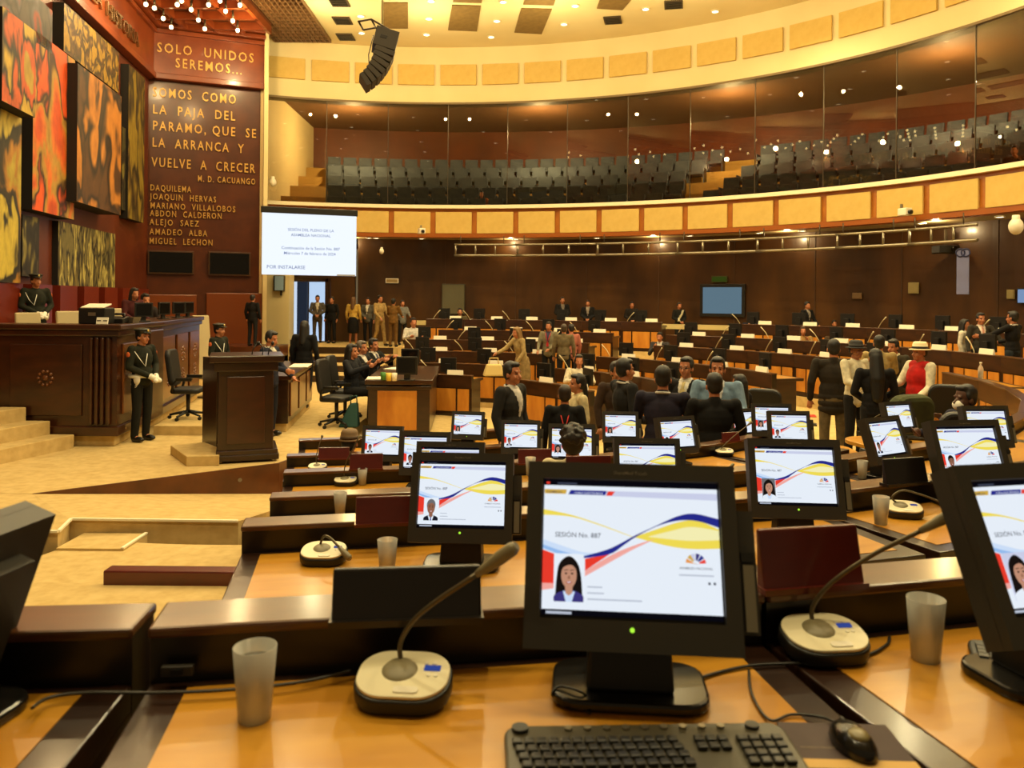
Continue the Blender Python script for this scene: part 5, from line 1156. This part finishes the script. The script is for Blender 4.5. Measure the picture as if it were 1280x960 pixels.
    for sd in (-1, 1):
        a, e, w = J[sd]; cap(b, a, e, .045, .036); cap(b, e, w, .036, .025)
        dirv = (w-e).normalized(); side = dirv.cross(Vector((0, 1, .2))).normalized(); nrm = side.cross(dirv).normalized()
        pl = w+dirv*.05; b.ell(pl, (.036, .036, .045), n=10, m=7); cap(b, w, w+dirv*.07, .022, .026, 8)
        for i, ln in enumerate((.062, .075, .07, .055)):
            base = w+dirv*.082+side*(-.03+.02*i); k_ = base+dirv*ln*.5-nrm*.006*sd; tip = k_+dirv*ln*.42-nrm*.022*sd
            cap(b, base-dirv*.02, k_, .010, .0095, 6); cap(b, k_, tip, .0092, .008, 6)
        cap(b, w+dirv*.03-side*.03, w+dirv*.075-side*.058, .012, .009, 6)
    hipx = .095
    L = {}
    for sd in (-1, 1):
        hp = Vector((sd*hipx, 0, .92-drop))
        if sitting: kn, an = Vector((sd*.12, -.43, .50)), Vector((sd*.12, -.40, .09))
        elif pose == 'walk': kn, an = Vector((sd*.1, -.08 if sd > 0 else .02, .5)), Vector((sd*.1, -.16 if sd > 0 else .22, .10 if sd > 0 else .13))
        else: kn, an = Vector((sd*.105, -.01, .5)), Vector((sd*.11, .03, .09))
        L[sd] = (hp, kn, an); cap(b, hp, kn, .07, .05); cap(b, kn, an, .05, .036); cap(b, an, an+Vector((0, -.1, -.05)), .036, .03, 8)
    b.v = [tuple(S(v)) for v in b.v]
    me = remeshed(b, vox)
    mats = [skinmat(SKINS[skin]), mat('face_eye', (46, 32, 26), .4), mat('face_lips', (150, 78, 62), .5), mat('face_brow', (74, 48, 34), .8)]
    for m in mats: me.materials.append(m)
    inv = HM.inverted()
    if near:
        for p_ in me.polygons:
            c = inv @ (Vector(p_.center)/s)
            if c.y < -.06 and abs(c.x) < .07:
                if abs(abs(c.x)-.031) < .010 and abs(c.z-.060) < .005: p_.material_index = 1
                elif abs(abs(c.x)-.032) < .017 and abs(c.z-.085) < .0045: p_.material_index = 3
                elif abs(c.x) < .022 and abs(c.z+.002) < .008 and c.y < -.088: p_.material_index = 2
    body = bpy.data.objects.new('person', me); COL.objects.link(body)
    body.location = root_loc; body.rotation_euler.z = R(yaw)
    tag(body, label, 'person', group)
    def child(name, mb, m, vx=None, offs=0.0):
        mb.v = [tuple(S(v)) for v in mb.v]
        mm = remeshed(mb, vx or vox*1.15); mm.materials.append(m)
        o = bpy.data.objects.new(name, mm); COL.objects.link(o); o.parent = body; return o
    # --- trousers or skirt
    b = MB(); b.ell((0, .005, .93-drop), (.165, .125, .13))
    if dress is None:
        for sd in (-1, 1):
            hp, kn, an = L[sd]; cap(b, hp, kn, .092, .068); cap(b, kn, an+Vector((0, 0, .0)), .068, .056)
        child('trousers', b, cloth(trousers))
        b2 = MB()
        for sd in (-1, 1):
            an = L[sd][2]; b2.ell(an+Vector((0, -.07, -.045)), (.045, .12, .045), n=10, m=7); b2.ell(an+Vector((0, .0, -.03)), (.046, .055, .06), n=10, m=7)
        b2.v = [tuple(S((v[0], v[1], max(v[2], 0.0)))) for v in b2.v]
        for sd, sl in ((0, slice(0, len(b2.v)//2)), (1, slice(len(b2.v)//2, None))):
            q = MB(); off = 0 if sd == 0 else len(b2.v)//2; q.v = b2.v[sl]
            for f, m_, s_ in zip(b2.f, b2.m, b2.s):
                if (f[0] >= len(b2.v)//2) == bool(sd): q.f.append(tuple(i-off for i in f)); q.m.append(0); q.s.append(s_)
            q.build('shoe', mat('shoe_black', (18, 16, 15), .3), body)
    else:
        b.lathe([(.0, 1.02-drop), (.15, 1.0-drop), (.19, .85-drop), (.21, .55-drop*.4), (.2, .42), (0, .42)], 18); child('skirt', b, cloth(dress))
    # --- coat: torso, hem, sleeves
    b = MB()
    b.ell(up(0, .0, 1.25), (.175*wide, .125, .2)); b.ell(up(0, .0, 1.03), (.165*wide, .122, .2)); cap(b, up(-.13*wide, .01, 1.385), up(.13*wide, .01, 1.385), .068, .068); cap(b, up(0, .02, 1.36), up(0, .02, 1.44), .075, .066)
    lo = coat_len
    for t_ in range(3):
        z_ = lo+.03+(1.0-lo)*t_/3; b.ell(up(0, .002, z_) if z_ > .9 else Vector((0, .002-(lean*.002), z_-drop)), (.176*wide, .128, .09))
    for sd in (-1, 1):
        a, e, w = J[sd]; cap(b, a, e, .064, .054); cap(b, e, w-(w-e)*.08, .054, .042)
    jk = child('jacket' if shirt else 'top', b, cloth(coat))
    # --- shirt front and tie taken from the coat's own surface, a touch proud of it
    def front(name, fn, m, off):
        src = jk.data; inv2 = Lm.inverted(); vm, vs_, fs_ = {}, [], []
        for p_ in src.polygons:
            c = inv2 @ (Vector(p_.center)/s); z = c.z+drop
            if p_.normal.y < .15 and c.y < .02 and fn(c.x, z):
                f = []
                for v in p_.vertices:
                    if v not in vm: vm[v] = len(vs_); vs_.append(src.vertices[v].co+src.vertices[v].normal*off)
                    f.append(vm[v])
                fs_.append(f)
        if fs_:
            mm = bpy.data.meshes.new(name); mm.from_pydata(vs_, [], fs_); mm.materials.append(m); mm.polygons.foreach_set('use_smooth', [True]*len(fs_))
            o = bpy.data.objects.new(name, mm); COL.objects.link(o); o.parent = body
            sd_ = o.modifiers.new('thick', 'SOLIDIFY'); sd_.thickness = .004; sd_.offset = -1
    if shirt:
        front('shirt', lambda x, z: 1.12 < z < 1.47 and abs(x) < .01+.06*(z-1.12)/.3, cloth(shirt), .004)
        b = MB(); n_ = 14; vs_ = []
        b.tube([up(.066*math.cos(R(a_)), .018+.062*math.sin(R(a_)), 1.445+.012*math.sin(R(a_))) for a_ in range(0, 361, 24)], .014, 6); b.v = [tuple(S(v)) for v in b.v]; b.build('collar', cloth(shirt), body)
    if tie: front('tie', lambda x, z: 1.13 < z < 1.42 and abs(x) < .022+.012*(1.42-z), cloth(tie), .009)
    # --- hair
    if hairstyle != 'bald':
        b = MB()
        if hairstyle in ('short', 'curly', 'long', 'bun', 'pony'):
            r_ = .012 if hairstyle == 'curly' else 0
            b.ell(hd(0, .03, .112), (.084+r_, .093+r_, .09+r_)); b.ell(hd(0, .048, .06), (.08+r_, .066+r_, .085+r_)); b.ell(hd(0, -.03, .158), (.062, .055, .034))
            for sd in (-1, 1): b.ell(hd(sd*.07, .0, .09), (.016, .035, .04), n=8, m=6)
        if hairstyle == 'long':
            for sd in (-1, 1): cap(b, hd(sd*.07, .01, .08), hd(sd*.075, .03, -.12), .028, .035)
            cap(b, hd(0, .065, .08), hd(0, .09, -.22), .075, .075)
        if hairstyle == 'pony': cap(b, hd(0, .1, .09), hd(0, .13, -.1), .035, .03)
        if hairstyle == 'bun': b.ell(hd(0, .12, .12), (.045, .045, .045))
        if hairstyle == 'verylong':
            b.ell(hd(0, .03, .112), (.088, .098, .092)); cap(b, hd(0, .06, .08), hd(0, .11, -.2), .085, .10); cap(b, hd(0, .1, -.2), hd(0, .13, -.45), .10, .07)
        if hairstyle == 'fringe': b.ell(hd(0, .05, .05), (.08, .06, .07))
        if hairstyle == 'curly':
            rn = random.Random(3)
            for _ in range(90):
                a_, z_ = rn.uniform(0, 6.28), rn.uniform(-.3, 1); q_ = math.sqrt(max(0, 1-z_*z_)); c_ = (.09*q_*math.cos(a_), .03+.1*q_*math.sin(a_), .1+.1*z_)
                if c_[1] > -.05: b.ell(hd(c_[0]*1.1, c_[1]*1.1, c_[2]*1.06), (.02,)*3, n=7, m=5)
        child('hair', b, mat('hair_%d_%d_%d' % hair, hair, .55), vox*(.8 if hairstyle == 'curly' else 1))
    if extra: extra(body, up, hd, S, child, front, s, J)
    NP += 1
    return body
# extras
def ex_cap(body, up, hd, S, child, front, s, J):
    mC = mat('cap_green', (24, 26, 18), .5); M = lambda x, y, z: S(hd(x, y, z))
    b = MB(); b.ell(hd(0, .01, .135), (.096, .108, .05)); b.ell(hd(0, .015, .165), (.118, .125, .028)); b.ell(hd(0, -.1, .118), (.07, .055, .009)); child('officer_cap', b, mC, .008)
    b = MB(); b.ell(M(0, -.105, .15), (.018*s, .01*s, .02*s), n=8, m=6); b.build('cap_badge', mat('badge_gold', (220, 190, 110), .3, .6), body)
def ex_belt(body, up, hd, S, child, front, s, J):
    ex_cap(body, up, hd, S, child, front, s, J)
    mW = mat('belt_white', (226, 222, 208), .5)
    front('shirt', lambda x, z: False, mW, .01)
    b = MB(); b.tube([S(up(.19*math.cos(R(a_)), .142*math.sin(R(a_)), 1.0)) for a_ in range(0, 361, 15)], .03*s, 8); b.build('white_belt', mW, body)
    b = MB(); b.ell(S(up(-.16, -.06, .96)), (.035*s, .06*s, .09*s), n=10, m=8); b.ell(S(up(.16, -.06, .96)), (.035*s, .06*s, .09*s), n=10, m=8); b.build('holster', mW, body)
    b = MB()
    for q in range(3): b.tube([S(up(-.17+.0*q, -.06*math.cos(R(a_))-.02, .99-.075*(q*.35+.6)+.06*math.sin(R(a_)))) for a_ in range(180, 361, 20)], .006*s, 5)
    b.tube([S(up(-.2, -.03, 1.4)), S(up(-.18, -.15, 1.25)), S(up(-.1, -.165, 1.15)), S(up(-.05, -.15, 1.34))], .005*s, 5); b.build('white_cord', mW, body)
    for sd in (-1, 1):
        e_, w_ = J[sd][1], J[sd][2]; dv = (w_-e_).normalized(); b = MB(); cap(b, w_, w_+dv*.1, .04, .048); cap(b, w_+dv*.1, w_+dv*.15, .046, .035); b.v = [tuple(S(v)) for v in b.v]; b.build('white_glove', mW, body)
        b = MB(); p_ = S((J[sd][0]*.7+J[sd][1]*.3)+Vector((sd*.058, 0, 0))); b.ell(p_, (.012*s, .035*s, .045*s), n=10, m=7); b.build('sleeve_patch', mat('patch_orange', (206, 96, 40), .7), body)
def ex_hat(col, band, r=.16):
    def f(body, up, hd, S, child, front, s, J):
        prof = [(0, .20), (.07, .20), (.088, .17), (.094, .105), (r, .098), (r, .09), (.09, .092), (0, .15)]
        b = MB(); b.lathe(prof, 26); b.v = [tuple(S(hd(v[0], v[1]*1.1+.01, v[2]))) for v in b.v]; b.build('hat', mat('hat_%d' % col[0], col, .7), body)
        b = MB(); b.lathe([(.0945, .108), (.0965, .108), (.0935, .138), (.0915, .138)], 26); b.v = [tuple(S(hd(v[0], v[1]*1.1+.01, v[2]))) for v in b.v]; b.build('hat_band', mat('hatband_%d' % band[0], band, .7), body)
    return f
def ex_lanyard(col, back=False):
    def f(body, up, hd, S, child, front, s, J):
        y = .135 if back else -.135
        b = MB(); b.tube([S(up(-.07, .02 if back else -.06, 1.43)), S(up(-.035, y, 1.3)), S(up(0, y-.005, 1.17)), S(up(.035, y, 1.3)), S(up(.07, .02 if back else -.06, 1.43))], .008*s, 5); b.box(S(up(0, y-.01 if not back else y+.01, 1.12)), (.06*s, .012*s, .1*s)); b.build('lanyard', mat('lanyard_%d' % col[0], col, .6), body)
    return f
def ex_glasses(body, up, hd, S, child, front, s, J):
    b = MB()
    for sd in (-1, 1):
        b.tube([S(hd(sd*.032+.024*math.cos(R(a_)), -.098, .062+.017*math.sin(R(a_)))) for a_ in range(0, 361, 30)], .0025*s, 5)
        b.tube([S(hd(sd*.056, -.096, .064)), S(hd(sd*.08, .0, .06))], .0025*s, 5)
    b.tube([S(hd(-.008, -.1, .064)), S(hd(.008, -.1, .064))], .0025*s, 5); b.build('glasses', BLACK, body)
def ex_sash(body, up, hd, S, child, front, s, J):
    front('white_sash', lambda x, z: 1.02 < z < 1.42 and abs(x-(z-1.2)*.6) < .045, cloth((226, 216, 180)), .008)
def ex_vest(body, up, hd, S, child, front, s, J):
    ex_hat((236, 222, 176), (30, 26, 22), .13)(body, up, hd, S, child, front, s, J)
    b = MB(); b.ell(up(0, 0, 1.24), (.2, .15, .2)); b.ell(up(0, 0, 1.05), (.2, .155, .2)); b.ell(up(0, .0, .95), (.205, .155, .1)); cap(b, up(-.11, .01, 1.4), up(.11, .01, 1.4), .075, .075); child('red_vest', b, cloth((186, 26, 22)))
def ex_mask(body, up, hd, S, child, front, s, J):
    b = MB(); b.ell(hd(0, -.07, .0), (.06, .045, .05)); child('face_mask', b, mat('mask_white', (226, 220, 204), .7), .008)
BL, NV, GR, BE = (24, 23, 24), (26, 27, 44), (66, 64, 56), (176, 146, 92)
GREEN = (30, 32, 20)
person('uniformed officer standing before the dais desk, white belt, hands before him', 178, 410, 12.2, 70, arms=('clasp', 'clasp'), coat=GREEN, trousers=(24, 24, 18), extra=ex_belt, skin='m', feet=.18, near=True, coat_len=.88)
person('uniformed officer standing behind the dais desk below the paintings', 45, 342, 14.6, 55, arms=('clasp', 'clasp'), coat=GREEN, trousers=(24, 24, 18), extra=ex_belt, feet=1.05)
person('woman in maroon jacket bending over the dais desk', 163, 360, 15.2, 60, arms=('fwd', 'fwd'), coat=(74, 26, 26), hairstyle='long', lean=12, feet=1.05)
person('person in dark jacket seated behind dais desk monitor', 179, 367, 16.9, 50, 'sit', ('desk', 'desk'), coat=(44, 34, 30), lean=8)
person('uniformed officer half hidden behind lectern, gold patch on sleeve', 274, 404, 15.2, 75, arms=('clasp', 'clasp'), coat=GREEN, trousers=(24, 24, 18), extra=ex_belt, feet=.18)
person('man in navy suit bowing his head over the clerk desk', 338, 412, 12.7, 78, arms=('fwd', 'low'), coat=(32, 36, 54), shirt=(220, 214, 200), trousers=(26, 28, 40), feet=.18, head=(0, 14), near=True, h=1.68)
person('woman in black seen from behind beside the clerk desk', 381, 401, 15.8, 170, 'walk', coat=(20, 19, 20), hairstyle='long', feet=.18, near=False)
person('man in black suit seen from behind by the inscribed wall', 316, 372, 22.0, 165, coat=(18, 17, 18), feet=1.05)
person('man in grey suit standing in the bright doorway', 397, 369, 26.2, 10, arms=('clasp', 'clasp'), coat=(92, 84, 74), shirt=(200, 190, 170), trousers=(84, 76, 66), feet=.93)
person('person in black standing at right side of bright doorway', 415, 371, 25.8, -20, coat=(18, 17, 17), feet=.93)
person('woman in yellow jacket and black skirt seen from behind', 442, 371, 25.0, 170, coat=(206, 168, 78), hair=(96, 66, 34), hairstyle='long', dress=(20, 19, 20), feet=.93)
person('man in grey suit between yellow jacket and beige suit', 460, 372, 25.3, -10, arms=('clasp', 'down'), coat=(88, 84, 74), shirt=(220, 214, 200), feet=.93)
person('man in beige suit leaning on a desk', 475, 369, 24.6, 50, 'walk', ('low', 'low'), coat=BE, trousers=(170, 140, 86), feet=.93)
person('person in brown jacket seen from behind beside beige suit', 492, 373, 24.2, 165, arms=('fwd', 'fwd'), coat=(118, 84, 36), trousers=(104, 74, 32), feet=.93)
person('man in light grey shirt behind the brown jacket', 503, 378, 25.2, 30, arms=('fwd', 'fwd'), coat=(126, 124, 118), feet=.93)
person('seated man in white shirt at the left end of far rows', 517, 397, 21.8, 20, 'sit', ('desk', 'desk'), coat=(206, 200, 190))
person('seated man in olive jacket in front of grey notice board', 575, 385, 24.9, 5, 'sit', ('desk', 'desk'), coat=(84, 76, 50))
person('woman in patterned cream dress reaching left with white sleeve', 653, 409, 17.0, -60, arms=('reach', 'low'), coat=(170, 146, 96), hair=(128, 96, 54), hairstyle='long', dress=(150, 124, 78), lean=14, h=1.55)
person('man in pale grey jacket with red lanyard, facing camera', 686, 402, 18.4, -15, arms=('low', 'clasp'), coat=(128, 120, 96), shirt=(60, 60, 84), extra=ex_lanyard((186, 30, 44)), h=1.5)
person('man in grey jacket seen from behind beside red lanyard', 705, 405, 17.6, 175, coat=(112, 98, 70), hair=(60, 48, 36), h=1.5)
person('person in pink shirt partly hidden behind the grey jacket', 714, 405, 18.2, -160, coat=(180, 108, 92), h=1.46)
person('man in dark suit by the back wall left of centre', 703, 371, 25.9, 10, arms=('clasp', 'clasp'), coat=BL, shirt=(120, 110, 100), feet=.93)
person('second man in dark suit by the back wall, white shirt', 735, 375, 25.8, -10, arms=('clasp', 'clasp'), coat=BL, shirt=(150, 140, 130), feet=.93)
person('dim figure by the back wall below lighting frame', 790, 377, 25.4, 0, arms=('clasp', 'clasp'), coat=(30, 24, 20), feet=.93)
person('usher in dark uniform with pale diagonal sash at back wall', 849, 379, 24.6, 15, arms=('clasp', 'clasp'), coat=(26, 26, 22), extra=ex_sash, feet=.93)
person('seated man in navy suit below the lit television', 938, 393, 22.6, -10, 'sit', ('raise', 'desk'), coat=NV, shirt=(214, 206, 196))
person('seated man in grey suit leaning on desk, mid far rows', 826, 415, 19.5, -25, 'sit', ('raise', 'desk'), coat=(60, 58, 60), shirt=(220, 214, 206), lean=10)
person('man in dark suit standing before back wall right of television', 1009, 377, 22.2, 25, arms=('low', 'low'), coat=BL, shirt=(150, 140, 130), feet=.93)
person('seated woman in tan jacket in the far right rows', 1004, 408, 19.6, -15, 'sit', ('desk', 'raise'), coat=(150, 116, 66), hair=(60, 40, 24), hairstyle='long')
person('seated man in brown suit right of the tan jacket woman', 1043, 408, 19.2, -15, 'sit', ('desk', 'desk'), coat=(70, 54, 36), lean=6)
person('seated person in black far right behind the top row', 1043, 400, 22.4, 0, 'sit', ('desk', 'desk'), coat=BL)
person('seated woman in white blouse with long dark hair at inner row', 724, 443, 15.6, 0, 'sit', ('desk', 'desk'), coat=(226, 214, 184), hairstyle='long')
person('woman in cream top with dark ponytail seen from the side', 722, 467, 9.4, -75, coat=(214, 196, 150), hairstyle='pony', h=1.55)
person('person in black top seen from behind with red badge ribbon', 706, 481, 8.8, 178, coat=(18, 17, 18), hair=(40, 28, 22), extra=ex_lanyard((196, 44, 36), True), h=1.5)
person('seated person in white with dark curly hair seen from behind', 716, 533, 5.95, 178, 'sit', ('desk', 'desk'), coat=(214, 200, 160), hairstyle='curly')
person('man in dark grey suit standing alone in the pit, facing right', 640, 452, 8.7, 55, coat=(40, 39, 38), shirt=(214, 208, 200), feet=0.0)
person('man in charcoal suit smiling at the left of the group, seen from side', 781, 448, 9.0, 110, arms=('down', 'fwd'), coat=(32, 31, 31), shirt=(206, 200, 190), feet=0.0, wide=1.08)
person('man in navy suit seen from behind at the middle of the group', 829, 457, 8.1, 165, arms=('fwd', 'fwd'), coat=(36, 32, 48), shirt=(206, 200, 190), trousers=(30, 28, 40), feet=0.0, wide=1.12)
person('man with glasses, black suit and pale tie facing the group', 858, 446, 9.5, -35, arms=('down', 'fwd'), coat=BL, shirt=(226, 220, 206), tie=(206, 186, 130), extra=ex_glasses, feet=0.0)
person('man in light blue jacket facing the camera', 897, 446, 8.9, -15, arms=('low', 'fwd'), coat=(120, 146, 170), shirt=(214, 214, 214), feet=0.0, wide=1.1)
person('man in black coat seen from behind before the light blue jacket', 893, 466, 7.9, 178, coat=(20, 19, 19), feet=0.0, wide=1.1, arms=('clasp', 'low'))
person('dark-haired person in black behind the light blue jacket', 924, 468, 9.8, -140, coat=(22, 20, 20), hairstyle='long', h=1.5)
person('person mostly hidden behind the charcoal suit man', 771, 452, 9.8, 20, coat=(60, 44, 34), h=1.66)
person('man in dark brown jacket and grey trousers seen from behind at right', 1042, 424, 11.0, 165, coat=(42, 36, 28), trousers=(106, 92, 66), wide=1.12, near=True, coat_len=.76)
person('man in white shirt and black hat in right aisle', 1070, 426, 10.5, 20, arms=('fwd', 'fwd'), coat=(226, 216, 184), extra=ex_hat((26, 24, 22), (40, 36, 32), .135), skin='t', hairstyle='fringe')
person('woman with very long black hair seen from behind', 1094, 436, 9.6, 172, arms=('clasp', 'clasp'), coat=(22, 20, 22), hair=(18, 15, 14), hairstyle='verylong')
person('man in beige jacket seen from behind in right aisle', 1099, 419, 11.8, 160, coat=(172, 148, 96), arms=('fwd', 'low'), near=True)
person('man in dark suit bent forward between beige jacket and red vest', 1124, 424, 12.2, -60, arms=('fwd', 'fwd'), coat=(60, 54, 40), shirt=(206, 196, 160), lean=14, near=True)
person('person in red vest, white sleeves and pale straw hat with black band', 1150, 428, 10.2, -75, arms=('fwd', 'low'), coat=(230, 220, 190), extra=ex_vest, hairstyle='fringe', trousers=(30, 28, 28), h=1.62)
person('seated man in navy jacket with white face mask at right', 1207, 481, 7.7, -80, 'sit', ('desk', 'raise'), coat=(34, 34, 54), skin='d', extra=ex_mask)
person('man in dark grey suit and pale tie standing smiling at right', 1226, 391, 15.0, -5, arms=('down', 'out'), coat=(58, 54, 46), shirt=(226, 210, 196), tie=(206, 150, 130), near=True)
person('woman in white blouse with dark hair beside the grey suit', 1206, 399, 15.3, 45, coat=(220, 212, 190), hairstyle='long', near=False)
person('man in black suit seen from behind near the right edge', 1266, 389, 14.2, -150, arms=('fwd', 'reach'), coat=(22, 21, 22), shirt=(206, 200, 190), trousers=(44, 52, 60), near=True)
person('woman in black suit seated at the secretaries desk, writing', 440, 428, 14.5, 75, 'sit', ('deskhigh', 'raise'), coat=(28, 29, 36), hairstyle='long', feet=.18, near=True)
person('man in dark suit seated second at the secretaries desk', 452, 423, 15.6, 70, 'sit', ('deskhigh', 'deskhigh'), coat=(30, 29, 30), shirt=(220, 212, 200), feet=.18, near=True, hair=(90, 80, 70))
person('man in black suit seated farthest at the secretaries desk', 467, 420, 16.6, 60, 'sit', ('deskhigh', 'deskhigh'), coat=(26, 25, 26), shirt=(214, 206, 196), tie=(90, 90, 110), feet=.18, near=True)
person('person in orange seated in the gallery behind the glass', 602, 243, 27.2, 0, 'sit', ('clasp', 'clasp'), coat=(190, 110, 40), hairstyle='long', feet=EYE+2.5, h=1.6)
person('person seated in the gallery near the right edge', 1268, 187, 18.4, -40, 'sit', ('clasp', 'raise'), coat=(80, 60, 40), hairstyle='short', feet=EYE+2.45, h=1.6)
person('person in brown hat seated low behind the fifth row left end', 437, 538, 7.55, 175, 'sit', ('desk', 'desk'), coat=(30, 26, 22), hair=(20, 18, 16), hairstyle='fringe', extra=ex_hat((104, 78, 44), (70, 50, 28), .11))
